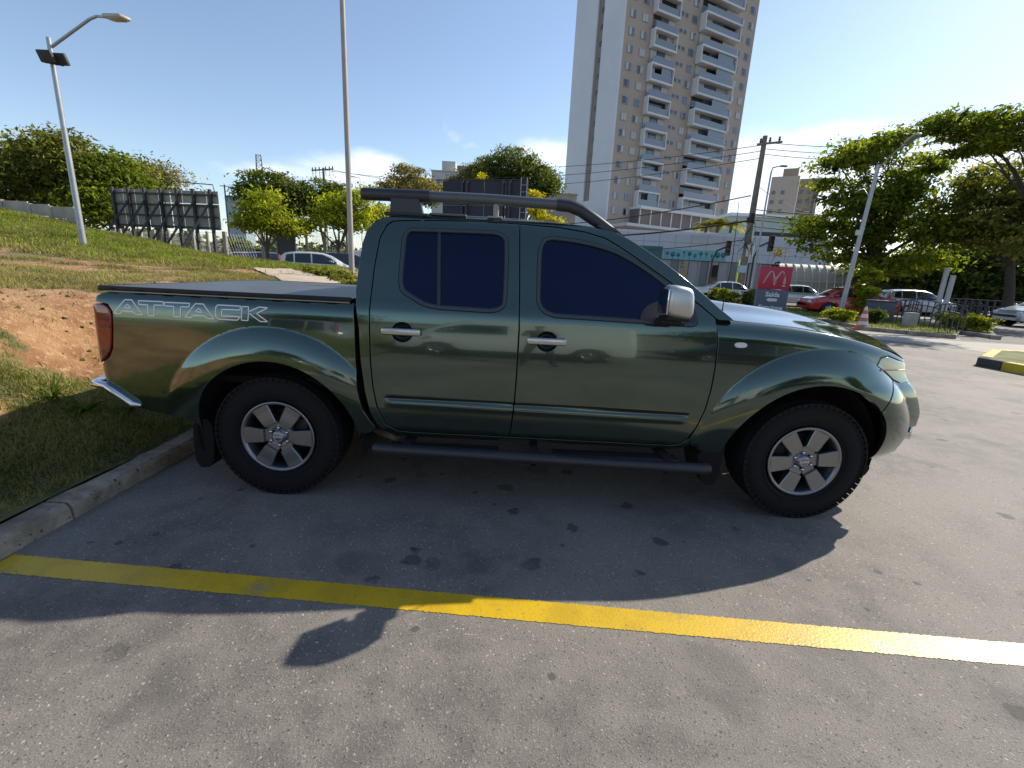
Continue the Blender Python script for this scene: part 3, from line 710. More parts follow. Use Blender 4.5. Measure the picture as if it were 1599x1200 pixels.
for li, loops in enumerate(LET):
    L = [[letx(p) for p in lp] for lp in loops]
    f = panel('letter_fill', L[0], decal_g, truck, holes=L[1:], wf=w_bed, step=.012, off=.0006, thick=.0002, edge=0)
    for k, o in enumerate(f):
        b = MB()
        for lp in L:
            q = dens(lp, .012); n = len(q); a, c = inset(q, -.0030), inset(q, .0030)
            vs = [(x, -(float(w_bed(np.array(x), np.array(z)))+.0014), z) for x, z in a+c]
            b.add(vs, [(i, (i+1) % n, (i+1) % n+n, i+n) for i in range(n)], 0)
        g = b.build('letter_outline', decal_w, o)
        if k: g.data.transform(Matrix.Scale(-1, 4, (0, 1, 0))); g.data.flip_normals()

# ---- front wing, bumper, headlamp
fw_arch = arc(3.2, .375, .495, 190, 44, 34)
XE = 4.018
f_end = lambda z: XE-float(f_sz(z))
fen_poly = [(2.541, 1.205), (2.60, 1.202), (2.666, 1.196), (2.83, 1.190), (3.011, 1.177), (3.231, 1.148), (3.40, 1.115), (3.53, 1.082), (3.66, 1.045), (3.76, 1.010), (f_end(.99), .99), (3.74, 1.000), (3.60, 1.040), (3.535, 1.030), (3.510, .985), (3.583, .940), (3.650, .898)] + \
    [(3.2+.495*math.cos(R_(a)), .375+.495*math.sin(R_(a))) for a in [45.4]+list(range(50, 191, 5))] + [(2.715, .30), (2.66, .33), (2.60, .385), (2.51, .435), (2.488, .482), (2.514, .562), (2.545, .677), (2.559, .80), (2.562, .92), (2.559, 1.05), (2.546, 1.16)]
LFr = [arc(3.2, .375, r_, 200, -20, 100) for r_ in (.69, .68, .70)]
panel('front_wing', fen_poly, paint, truck, wf=w_fen, step=.0145, thick=.04, lines=LFr)
zz = [.885, .86, .82, .78, .74, .70, .66, .6, .55, .5, .45, .40, .36, .32, .30]
bum_poly = [(3.656, .894), (3.70, .880)] + [(f_end(z), z) for z in zz] + [(3.72, .295), (3.70, .30)] + [(3.2+.495*math.cos(R_(a)), .375+.495*math.sin(R_(a))) for a in (-6, -1, 4, 9, 14, 19, 24, 29, 34, 39, 44.6)]
bump_o = panel('front_bumper', bum_poly, paint, truck, wf=w_fen, step=.0145, thick=.03, lines=LFr, holes=[[(3.86, .60), (3.955, .60), (3.955, .44), (3.90, .41), (3.86, .44)]])
hl = [(3.517, .983), (3.538, 1.022), (3.60, 1.032), (3.74, .993), (f_end(.985), .985), (f_end(.94), .94), (f_end(.89), .888), (3.72, .878), (3.66, .900), (3.59, .946)]
hlo = panel('headlamp', hl, lensm, truck, wf=w_fen, step=.02, off=.004, thick=.04)
for k, o in enumerate(hlo):
    g = panel('lamp_divider', [(3.535, .955), (3.56, .955), (3.76, .950), (3.76, .955), (3.56, .962), (3.535, .962)], mat('lamp_trim', (.12, .13, .10), rough=.3), o, wf=w_fen, step=.03, off=.0065, thick=.002, both=False)[0]
    if k: g.data.transform(Matrix.Scale(-1, 4, (0, 1, 0))); g.data.flip_normals()
def cap(z0, z1, name, m, nz=10, bulge=.055, par=truck):
    def fn(u, v):
        z = z0+(z1-z0)*u; xe = f_end(z); w = float(w_fen(np.array(xe), np.array(z))); t = 2*v-1
        return (xe+bulge*(1-t*t), w*t, z)
    V_, F_ = smooth_quad_grid(fn, nz, 24); b = MB(); b.add(V_, F_, 0, True); return b.build(name, m, par)
cap(.30, .885, 'bumper_face', paint, 20)
gr = cap(.892, .98, 'grille', blackp)
b = MB()
for z in (.905, .935, .965): b.tube([(f_end(z)+.06*(1-t*t), .50*t, z) for t in np.linspace(-1, 1, 15)], .010, 8)
b.build('grille_bar', chrome, gr)
b = MB(); b.bbox((4.01, 0, .46), (.10, 1.0, .16), .03); b.build('lower_intake', blackp, truck)
# fog lamps in their corner pockets
for s in (-1, 1):
    b = MB(); b.bbox((3.88, s*.58, .50), (.10, .20, .22), .02); pk = b.build('fog_lamp_pocket', void, truck)
    b = MB(); b.lathe([(.0001, .0), (.03, .01), (.045, .03), (.052, .05), (.052, .09), (.0001, .09)], (0, 0, 0), 'X', 20); fo = b.build('fog_lamp', chrome, truck, (3.935, s*.62, .53)); fo.rotation_euler = (0, 0, s*R_(40))
    b = MB(); b.tube([(3.87, s*.735, .472), (3.925, s*.66, .468), (3.965, s*.55, .465)], .008, 8); b.build('fog_lamp_trim', chrome, truck)
# bonnet
f_hz = pchip([(2.55, 1.210), (2.666, 1.200), (2.83, 1.192), (3.011, 1.180), (3.231, 1.151), (3.40, 1.118), (3.53, 1.085), (3.66, 1.050), (3.775, 1.010), (3.86, .978)])
def hood_fn(u, v):
    x = 2.565+(3.82-2.565)*u; t = 2*v-1; z = float(f_hz(x)); w = float(w_fen(np.array(x), np.array(z)))+.0
    f = 1-abs(t)**2.4; dome = .030*math.exp(-((abs(t)-.55)/.14)**2)
    return (x+.19*(1-t*t)*(u**1.5)+.10*(1-t*t)*(1-u), w*t, z+(.052+.028*(1-u))*f + dome*(1-.5*u) + .0)
V_, F_ = smooth_quad_grid(hood_fn, 50, 60); b = MB(); b.add(V_, F_, 0, True); b.build('bonnet', paint, truck)
b = MB(); V_, F_ = smooth_quad_grid(lambda u, v: (2.50+.24*u+.18*(1-(2*v-1)**2), (2*v-1)*.82, 1.222-.03*u), 4, 14); b.add(V_, F_, 0, True); b.build('cowl_panel', blackp, truck)
for y0, x0 in ((-.55, 2.70), (.15, 2.78)):
    b = MB(); b.tube([(x0+.06, y0, 1.225), (x0+.05, y0+.25, 1.245), (x0-.02, y0+.52, 1.262)], .008, 6); b.build('wiper', blackp, truck)
for s in (-1, 1):
    panel('side_marker', rnd([(2.652, 1.055), (2.722, 1.055), (2.722, 1.085), (2.652, 1.085)], it=2), whitelens, truck, wf=w_fen, step=.01, off=.006, both=False)[0] if s == -1 else None
b = MB(); b.tube([(2.600, -.80, 1.195), (2.602, -.80, 1.26)], .007, 8); b.tube([(2.602, -.80, 1.26), (2.615, -.80, 1.55), (2.60, -.80, 1.85)], [.003, .0025, .0015], 6); b.build('antenna', blackp, truck)

# ---- mirrors
for s in (-1, 1):
    b = MB()
    # door-mounted foot and arm
    b.bbox((2.27, s*.90, 1.180), (.17, .06, .045), .02)
    b.bbox((2.25, s*.955, 1.190), (.12, .12, .035), .015)
    ft = b.build('mirror_foot', blackp, truck)
    b = MB(); bm = bmesh.new(); bmesh.ops.create_cube(bm, size=1); bmesh.ops.subdivide_edges(bm, edges=bm.edges[:], cuts=7, use_grid_fill=True)
    vs = []
    for v in bm.verts:
        p = Vector(v.co)*2; e = 4.6
        l = (abs(p.x)**e+abs(p.y)**e+abs(p.z)**e)**(1/e); p = p/l
        x, y, z = p.x*.076, p.y*.084, p.z*.082
        if p.x > 0: x *= 1.0-.28*(p.z+1)/2*1.0
        x += .004*p.z - (.0 if p.x > 0 else .015*p.y*0)
        y *= 1-.10*abs(p.z); z += .010*(-p.x)
        vs.append((2.250+x, s*(1.055+(-y if s < 0 else y)*1.), 1.300+z))
    fs = [tuple(v.index for v in f.verts) for f in bm.faces]; bm.free(); b.add(vs, fs, 0, True); b.build('mirror_shell', silver, truck)
    b = MB(); b.bbox((2.248, s*1.03, 1.215), (.125, .15, .026), .012); b.build('mirror_underside', blackp, truck)
    b = MB(); b.bbox((2.174, s*1.05, 1.30), (.008, .155, .13), .004); b.build('mirror_glass', chrome, truck)
# black triangular mirror base panel on the door
tri = [(2.10, 1.168), (2.115, 1.235), (2.16, 1.275), (2.24, 1.30), (2.36, 1.292), (2.415, 1.235), (2.425, 1.168)]
panel('mirror_base', rnd(tri, it=1), satin, truck, wf=w_cab, step=.02, off=.0035, thick=.01)

# ---- roof rails
f_ry = lambda z: float(f_cab(np.array(min(z, 1.70))))
for s in (-1, 1):
    b = MB(); y = s*.60
    b.tube([(.455, y, 1.818), (.47, y, 1.818), (.86, y, 1.822)], [.030, .036, .036], 14)
    r1 = b.build('roof_rail_rear', satin, truck)
    b = MB(); b.tube([(.858, y, 1.822), (1.2, y, 1.822), (1.62, y, 1.812)], .031, 14); b.build('roof_rail', railm, truck)
    b = MB(); b.tube([(1.615, y, 1.812), (1.69, y, 1.808), (1.76, y, 1.786), (1.85, y, 1.735), (1.93, y-s*.0, 1.69), (2.02, y+s*.02, 1.640)], [.036, .037, .037, .036, .030, .012], 14); b.build('roof_rail_front', satin, truck)
    b = MB()
    b.prism([(.625, 1.70), (.635, 1.80), (.80, 1.80), (.825, 1.70)], y-.03, y+.03); b.bbox((.725, y, 1.712), (.27, .075, .02), .01); b.build('rail_foot', satin, truck)
    b = MB(); b.lathe([(.016, 0), (.018, .09)], (1.255, y, 1.715), 'Z', 12); b.bbox((1.25, y, 1.722), (.09, .05, .012), .005); b.build('rail_post', mat('post_beige', (.30, .29, .26), rough=.6), truck)
    b = MB(); b.prism([(1.86, 1.700), (1.90, 1.722), (1.97, 1.690), (2.06, 1.625), (2.05, 1.612), (1.95, 1.655)], y-.035, y+.035); b.build('rail_foot', satin, truck)
    b = MB(); b.bbox((.97, y, 1.722), (.22, .05, .014), .005); b.build('rail_shim', railm, truck)

# ---- wheels
def tyre_mesh():
    b = MB()
    prof = [(.222, -.095), (.232, -.115), (.262, -.128), (.305, -.133), (.345, -.126), (.366, -.112), (.374, -.095), (.375, 0), (.374, .095), (.366, .112), (.345, .126), (.305, .133), (.262, .128), (.232, .115), (.222, .095), (.205, .08), (.205, -.08), (.222, -.095)]
    b.lathe(prof, axis='Y', n=72)
    for r in (.250, .338): b.lathe([(r, -.1285 if r < .3 else -.1275), (r+.003, -.1325 if r < .3 else -.1315), (r+.006, -.1285 if r < .3 else -.127)], axis='Y', n=72)
    return b.mesh('tyre', rubber)
def tread_mesh():
    b = MB(); n = 58
    for i in range(n):
        a = 2*math.pi*i/n
        for y, w, da in ((-.105, .05, 0), (-.052, .036, .5), (0, .036, 0), (.052, .036, .5), (.105, .05, 0)):
            M = Matrix.Rotation(a+da*2*math.pi/n, 4, 'Y'); r = .371 if abs(y) < .1 else .3665
            b.box((r, y, 0), (.013, w, .035), M=M)
        M = Matrix.Rotation(a, 4, 'Y')
        for s in (-1, 1): b.box((.354, s*.1215, 0), (.022, .007, .024), M=M)
    return b.mesh('tread', rubber)
def rim_mesh():
    b = MB()
    b.lathe([(.190, .10), (.196, .0), (.200, -.085), (.216, -.100), (.224, -.118), (.221, -.123), (.208, -.120), (.200, -.108), (.197, -.092)], axis='Y', n=64)
    return b.mesh('rim_lip', alloy)
def spoke_mesh():
    b = MB(); S = [(.062, .036, -.098), (.085, .036, -.100), (.088, .0365, -.116), (.115, .040, -.117), (.170, .046, -.116), (.204, .0485, -.118)]
    vs = []
    for r, hw, y in S: vs += [(r, y, hw), (r, y, -hw), (r, y+.004, hw+.004), (r, y+.004, -hw-.004), (r, y+.035, hw+.001), (r, y+.035, -hw-.001)]
    fs = []; mi = []
    for i in range(len(S)-1):
        k = i*6; fs += [(k, k+1, k+7, k+6), (k, k+6, k+8, k+2), (k+1, k+3, k+9, k+7), (k+2, k+8, k+10, k+4), (k+3, k+5, k+11, k+9)]; mi += [0, 0, 0, 1, 1]
    b.add(vs, fs); b.mi = mi
    return b.mesh('spoke', [alloy, alloyd])
def hub_mesh():
    b = MB(); b.lathe([(.085, -.06), (.084, -.090), (.076, -.098), (.060, -.099), (.046, -.092), (.040, -.092), (.038, -.112), (.030, -.118), (.0001, -.119)], axis='Y', n=40)
    return b.mesh('hub', alloy)
def nut_mesh():
    b = MB(); b.lathe([(.010, -.088), (.0095, -.106), (.006, -.112), (.0001, -.113)], (.056, 0, 0), 'Y', 8); return b.mesh('lug_nut', chrome)
def cup_mesh():
    b = MB(); b.lathe([(.0135, -.0995), (.012, -.0905), (.0001, -.0900)], (.056, 0, 0), 'Y', 12); return b.mesh('nut_recess', void)
def badge_mesh():
    b = MB(); b.lathe([(.024, -.119), (.026, -.121), (.028, -.119)], axis='Y', n=24); b.box((0, -.120, 0), (.058, .003, .010)); return b.mesh('badge', silver)
def brake_mesh():
    b = MB(); b.lathe([(.0001, -.02), (.150, -.02), (.155, -.0), (.155, .03)], axis='Y', n=32); b.bbox((.11, -.03, .04), (.09, .05, .14), .015); return b.mesh('brake_disc', mat('brake_iron', (.06, .055, .05), rough=.6, metal=.6))
def back_mesh():
    b = MB(); b.lathe([(.0001, .04), (.198, .04)], axis='Y', n=32); return b.mesh('wheel_back', void)
meshes = dict(tyre=tyre_mesh(), tread=tread_mesh(), rim=rim_mesh(), spoke=spoke_mesh(), hub=hub_mesh(), nut=nut_mesh(), cup=cup_mesh(), badge=badge_mesh(), brake=brake_mesh(), back=back_mesh())
for x, s, a0 in ((0, -1, 1), (3.2, -1, -8), (0, 1, 10), (3.2, 1, 5)):
    wh = link_mesh('wheel', meshes['rim'], truck, (x, s*.782, .374), (0, R_(a0), 0 if s < 0 else math.pi))
    link_mesh('tyre', meshes['tyre'], wh); link_mesh('tread', meshes['tread'], wh)['kind'] = 'stuff'
    for k in range(6): link_mesh('spoke', meshes['spoke'], wh, rot=(0, k*math.pi/3, 0))
    link_mesh('hub', meshes['hub'], wh)
    for k in range(6):
        link_mesh('lug_nut', meshes['nut'], wh, rot=(0, (k+.5)*math.pi/3, 0)); link_mesh('nut_recess', meshes['cup'], wh, rot=(0, (k+.5)*math.pi/3, 0))
    link_mesh('centre_badge', meshes['badge'], wh); link_mesh('brake_disc', meshes['brake'], wh); link_mesh('wheel_back', meshes['back'], wh)
# arch liners and mud flaps
for xc, ro in ((0, .50), (3.2, .515)):
    for s in (-1, 1):
        b = MB(); b.lathe([(ro, -.875 if xc == 0 else -.77), (ro+.01, -.60), (ro, -.45), (.10, -.44)], (xc, 0, .375), 'Y', 32, a0=R_(-14), a1=R_(194))
        if s == 1: b.v = [(p[0], -p[1], p[2]) for p in b.v]
        b.build('arch_liner', void, truck)
        # rolled lip of the arch in body colour is part of the panel; black edge strip inside it
flaps = [[(-.53, .455), (-.42, .45), (-.415, .30), (-.44, .14), (-.54, .13), (-.545, .30)], [(2.56, .40), (2.73, .47), (2.72, .30), (2.70, .18), (2.62, .17), (2.58, .28)], [(3.56, .30), (3.70, .33), (3.71, .29), (3.67, .235), (3.63, .225), (3.57, .24)]]
for f in flaps:
    for s in (-1, 1):
        b = MB(); b.prism(rnd(f, it=1), s*.62, s*(.86 if f[0][0] < 3.4 else .78)); b.build('mud_flap', rubber, truck)
# side steps
for s in (-1, 1):
    b = MB(); b.tube([(.605, s*.945, .352), (.63, s*.955, .354), (2.57, s*.955, .322), (2.60, s*.945, .322)], .034, 14)
    st = b.build('side_step', satin, truck)
    for x0, x1 in ((.68, 1.34), (1.66, 2.42)):
        b = MB()
        b.bbox(((x0+x1)/2, s*.90, .36), (x1-x0, .10, .016), .008)
        b.tube([(x0-.05, s*.945, .372-.016*x0), (x0+.03, s*.968, .388-.016*x0), (x1-.03, s*.968, .388-.016*x1), (x1+.05, s*.945, .372-.016*x1)], .010, 8)
        b.build('step_pad', blackp, st)
    for x in (.78, 1.55, 2.35):
        b = MB(); b.box((x, s*.82, .36), (.05, .26, .04)); b.bbox((x, s*.965, .292), (.035, .03, .02), .005); b.build('step_bracket', void, st)
# chassis and underside
b = MB(); b.box((1.5, .45, .42), (5.0, .08, .14)); b.box((1.5, -.45, .42), (5.0, .08, .14)); b.box((1.6, 0, .50), (2.0, 1.5, .06)); b.box((0, 0, .375), (.10, 1.3, .10)); b.box((3.2, 0, .375), (.10, 1.3, .10)); b.box((2.9, 0, .5), (1.0, .9, .35)); b.build('chassis', void, truck)
b = MB(); b.tube([(.48, -.62, .36), (.62, -.74, .365), (.70, -.80, .37)], .025, 8); b.box((.58, -.66, .385), (.20, .03, .03)); b.build('body_mount', mat('rust_metal', (.20, .15, .11), rough=.8, vary=(12, .4)), truck)
b = MB(); b.tube([(-.20, -.58, .36), (.5, -.58, .34), (2.2, -.5, .34)], .03, 8); b.build('exhaust_pipe', mat('rust_metal', (.2, .15, .11)), truck)
# chromed rear bumper: corner rises then drops under the bed side
b = MB()
b.tube([(-.80, -.90, .535), (-.835, -.915, .545), (-.93, -.925, .625), (-.965, -.92, .652), (-1.06, -.89, .655), (-1.12, -.78, .650), (-1.14, -.5, .645), (-1.14, .5, .645), (-1.12, .78, .650), (-1.06, .89, .655), (-.965, .92, .652), (-.93, .925, .625), (-.80, .90, .535)], [.010]+[.024]*11+[.010], 12, ry=.9)
rb = b.build('rear_bumper', chrome, truck)
b = MB(); b.bbox((-1.07, 0, .60), (.12, 1.5, .10), .03); b.build('bumper_step', blackp, rb)

# slim black strip painting in the shade line of the door crease
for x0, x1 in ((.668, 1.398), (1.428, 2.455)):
    panel('crease_shade_strip', [(x0, .662-.012*(x0-1.4)), (x0+.02, .668-.012*(x0-1.4)), (x1-.02, .668-.012*(x1-1.4)), (x1, .662-.012*(x1-1.4)), (x1, .654-.012*(x1-1.4)), (x0, .654-.012*(x0-1.4))], blackp, truck, step=.02, off=.0015, thick=.003, edge=0)
# ================================================================ builders for the surroundings
def leafmat(name, color, trans=.58, vary=.35):
    m = bpy.data.materials.new(name); m.use_nodes = True; MATS[name] = m; n, l = m.node_tree.nodes, m.node_tree.links; n.clear()
    out = n.new('ShaderNodeOutputMaterial'); d = n.new('ShaderNodeBsdfDiffuse'); t = n.new('ShaderNodeBsdfTranslucent'); g = n.new('ShaderNodeBsdfGlossy'); g.inputs['Roughness'].default_value = .45
    mx = n.new('ShaderNodeMixShader'); mx.inputs[0].default_value = trans; m2 = n.new('ShaderNodeMixShader'); m2.inputs[0].default_value = .06
    ob = n.new('ShaderNodeTexCoord'); nz = n.new('ShaderNodeTexNoise'); nz.inputs['Scale'].default_value = 1.3; nz.inputs['Detail'].default_value = 6; l.new(ob.outputs['Object'], nz.inputs['Vector'])
    mr = n.new('ShaderNodeMapRange'); mr.inputs['From Min'].default_value = .3; mr.inputs['From Max'].default_value = .7; mr.inputs['To Min'].default_value = 1-vary; mr.inputs['To Max'].default_value = 1+vary; l.new(nz.outputs['Fac'], mr.inputs['Value'])
    c = n.new('ShaderNodeMix'); c.data_type = 'RGBA'; c.blend_type = 'MULTIPLY'; c.inputs['Factor'].default_value = 1; c.inputs['A'].default_value = (*color, 1); l.new(mr.outputs[0], c.inputs['B'])
    y = n.new('ShaderNodeMix'); y.data_type = 'RGBA'; y.blend_type = 'MULTIPLY'; y.inputs['Factor'].default_value = 1; y.inputs['B'].default_value = (1.9, 1.8, .7, 1); l.new(c.outputs['Result'], y.inputs['A'])
    l.new(c.outputs['Result'], d.inputs[0]); l.new(y.outputs['Result'], t.inputs[0]); l.new(c.outputs['Result'], g.inputs[0])
    l.new(d.outputs[0], mx.inputs[1]); l.new(t.outputs[0], mx.inputs[2]); l.new(mx.outputs[0], m2.inputs[1]); l.new(g.outputs[0], m2.inputs[2]); l.new(m2.outputs[0], out.inputs[0]); return m
LF = {k: [leafmat('leaf_'+k+s, c) for s, c in zip(('', '_dark', '_light'), cs)] for k, cs in {
    'bright': [(.23, .26, .030), (.16, .20, .028), (.33, .35, .045)],
    'deep': [(.095, .125, .040), (.066, .090, .032), (.14, .165, .052)],
    'olive': [(.15, .165, .048), (.10, .12, .040), (.21, .20, .06)],
    'brown': [(.17, .15, .075), (.11, .105, .05), (.22, .20, .10)],
    'yellow': [(.36, .33, .03), (.18, .22, .03), (.44, .40, .04)],
    'tree': [(.125, .165, .030), (.080, .115, .026), (.20, .235, .038)]}.items()}
bark = mat('bark', (.10, .075, .055), rough=.95, vary=(6, .4), bump=(25, .8, .02))
bark_pale = mat('bark_pale', (.22, .18, .14), rough=.95, vary=(6, .3), bump=(25, .8, .02))
def leaf_cloud(r, ells, n, size, clump=.28, mats=None, shell=.55, flat=1.):
    """leaf-sized faces in tufts spread through ellipsoids; ells = (x, y, z, rx, ry, rz)"""
    vol = np.array([e[3]*e[4]+e[4]*e[5] for e in ells]); vol = vol/vol.sum(); C = []
    nc = max(6, int(n/38))
    idx = r.choice(len(ells), nc, p=vol); E = np.array(ells, float)[idx]
    d = r.normal(size=(nc, 3)); d /= np.linalg.norm(d, axis=1)[:, None]; rad = (shell+(1-shell)*r.random(nc)**.6)*(.72+.34*r.random(nc))
    cen = E[:, :3]+d*E[:, 3:]*rad[:, None]
    k = r.integers(0, nc, n); off = r.normal(size=(n, 3))*clump*np.array([1.1, 1.1, .38*flat])*(.6+.8*r.random(nc))[k][:, None]
    P = cen[k]+off
    nrm = d[k]*.6+r.normal(size=(n, 3))*.8+np.array([0, 0, .7]); nrm /= np.linalg.norm(nrm, axis=1)[:, None]
    t = np.cross(nrm, r.normal(size=(n, 3))); t /= np.linalg.norm(t, axis=1)[:, None]; b = np.cross(nrm, t)
    s = size*(.55+.9*r.random(n))[:, None]
    V = np.stack([P-t*s, P+b*s*.48+nrm*s*.12, P+t*s, P-b*s*.48+nrm*s*.12], 1).reshape(-1, 3); F = np.arange(4*n).reshape(n, 4)
    tone = (r.random(nc) < .36).astype(int)+0; lt = r.random(nc) > .80; tone[lt] = 2; mi = tone[k]
    return V, F, mi, cen
def tree(name, label, base, ells, trunk_r, kind='deep', n=5000, size=.16, clump=.30, seed=1, group=None, fork=.35, tb=None, cat='tree', lean=(0, 0), shell=.5):
    r = np.random.default_rng(seed); root = empty(name, base, 0, label, cat, group)
    V, F, mi, cen = leaf_cloud(r, ells, n, size, clump, shell=shell)
    me = np_mesh('crown', V, F, LF[kind], False, mi); link_mesh('crown', me, root)
    top = np.mean([e[:3] for e in ells], axis=0); fz = top[2]*fork; f = Vector((top[0]*.35+lean[0], top[1]*.35+lean[1], fz)); b = MB()
    b.tube([(0, 0, -.3), (f.x*.25, f.y*.25, fz*.3), (f.x*.6+.05, f.y*.6, fz*.65), f], [trunk_r*1.35, trunk_r*1.05, trunk_r*.92, trunk_r*.85], 10)
    trunk = b.build('trunk', tb or bark, root)
    for e in ells:
        c = Vector(e[:3]); mid = f.lerp(c, .5)+Vector((0, 0, .12*(c-f).length)); b = MB(); b.tube([f, mid, c], [trunk_r*.6, trunk_r*.36, trunk_r*.14], 7)
        for _ in range(7):
            q = cen[r.integers(0, len(cen))]; q = Vector(q)
            if (q-c).length > 1.6*max(e[3:]): continue
            m_ = mid.lerp(c, r.random()); b.tube([m_, m_.lerp(q, .5)+Vector((0, 0, .08)), q], [trunk_r*.2, trunk_r*.12, trunk_r*.04], 5)
        b.build('limb', tb or bark, root)
    return root
def shrub(name, label, base, ells, kind='bright', n=900, size=.07, clump=.10, seed=1, group=None, cat='shrub'):
    r = np.random.default_rng(seed); V, F, mi, cen = leaf_cloud(r, ells, n, size, clump, shell=.3)
    root = empty(name, base, 0, label, cat, group); link_mesh('foliage', np_mesh('foliage', V, F, LF[kind], False, mi), root)
    b = MB()
    for q in cen[::max(1, len(cen)//14)]: b.tube([(q[0]*.1, q[1]*.1, -.05), tuple(q)], [.012, .005], 4)
    b.build('stem', bark, root); return root

# ---- cars
carglass = mat('car_glass', (.012, .016, .02), rough=.03, spec=.8, coat=.5)
tyrem = mat('tyre_black', (.016, .016, .017), rough=.8)
rimm = mat('rim_silver', (.40, .40, .41), rough=.35, metal=.8)
headm = mat('lamp_clear', (.70, .70, .68), rough=.1, coat=1.)
tailm = mat('lamp_red', (.40, .015, .03), rough=.15, coat=1.)
platem = mat('number_plate', (.5, .5, .5), rough=.5)
PROF = {  # x, belt z, top z, half width, roof half width, bottom
 'sedan': [(0, .62, .70, .60, .5, .34), (.05, .80, .88, .74, .5, .26), (.35, .90, .98, .80, .52, .24), (.75, .93, 1.02, .83, .52, .24), (1.0, .93, 1.10, .84, .54, .22), (1.45, .93, 1.38, .85, .56, .22), (1.75, .92, 1.43, .85, .57, .22), (2.3, .91, 1.45, .85, .58, .22), (2.75, .90, 1.41, .85, .57, .22), (3.1, .90, 1.22, .85, .56, .22), (3.45, .89, .96, .84, .55, .22), (3.9, .82, .87, .81, .5, .24), (4.2, .72, .76, .74, .45, .26), (4.33, .55, .60, .60, .4, .30)],
 'hatch': [(0, .70, .80, .66, .5, .34), (.04, .86, 1.0, .76, .54, .26), (.15, .96, 1.25, .80, .56, .24), (.40, .96, 1.44, .83, .58, .22), (.8, .95, 1.50, .84, .60, .22), (1.5, .94, 1.53, .85, .60, .22), (2.1, .92, 1.50, .85, .59, .22), (2.5, .92, 1.38, .85, .58, .22), (2.95, .92, 1.12, .84, .56, .22), (3.2, .90, .98, .83, .55, .22), (3.55, .82, .87, .79, .5, .24), (3.78, .70, .75, .72, .45, .26), (3.86, .55, .60, .60, .4, .30)],
 'van': [(0, 1.0, 1.1, .80, .7, .36), (.03, 1.15, 1.95, .88, .76, .30), (.15, 1.15, 2.22, .92, .80, .28), (1.0, 1.15, 2.28, .93, .82, .28), (2.2, 1.12, 2.28, .93, .82, .28), (3.3, 1.1, 2.22, .93, .80, .28), (3.8, 1.08, 1.95, .93, .76, .28), (4.25, 1.05, 1.35, .92, .74, .28), (4.5, 1.0, 1.08, .90, .6, .28), (4.85, .85, .90, .84, .5, .30), (4.95, .60, .66, .70, .4, .34)]}
WIN = {'sedan': [[(1.18, .97), (1.30, 1.13), (1.55, 1.33), (1.58, .97)], [(1.63, .97), (1.63, 1.34), (2.30, 1.38), (2.32, .96)], [(2.38, .96), (2.37, 1.38), (2.72, 1.34), (3.10, 1.10), (3.22, .95)]],
       'hatch': [[(.42, 1.02), (.48, 1.34), (.78, 1.40), (.80, 1.0)], [(.86, 1.0), (.86, 1.41), (1.55, 1.44), (1.57, .99)], [(1.63, .99), (1.62, 1.44), (2.10, 1.41), (2.45, 1.27), (2.78, 1.04), (2.80, .97)]],
       'van': [[(2.60, 1.22), (2.60, 1.85), (3.45, 1.83), (3.95, 1.45), (4.10, 1.20)], [(.35, 1.3), (.35, 1.9), (1.2, 1.92), (1.2, 1.3)], [(1.3, 1.3), (1.3, 1.92), (2.3, 1.92), (2.3, 1.3)]]}
WHX = {'sedan': (.80, 3.38), 'hatch': (.62, 3.08), 'van': (.95, 4.0)}
def sec(kind, x):
    P = PROF[kind]; xs_ = [p[0] for p in P]; return [float(np.interp(x, xs_, [p[k] for p in P])) for k in range(1, 6)]
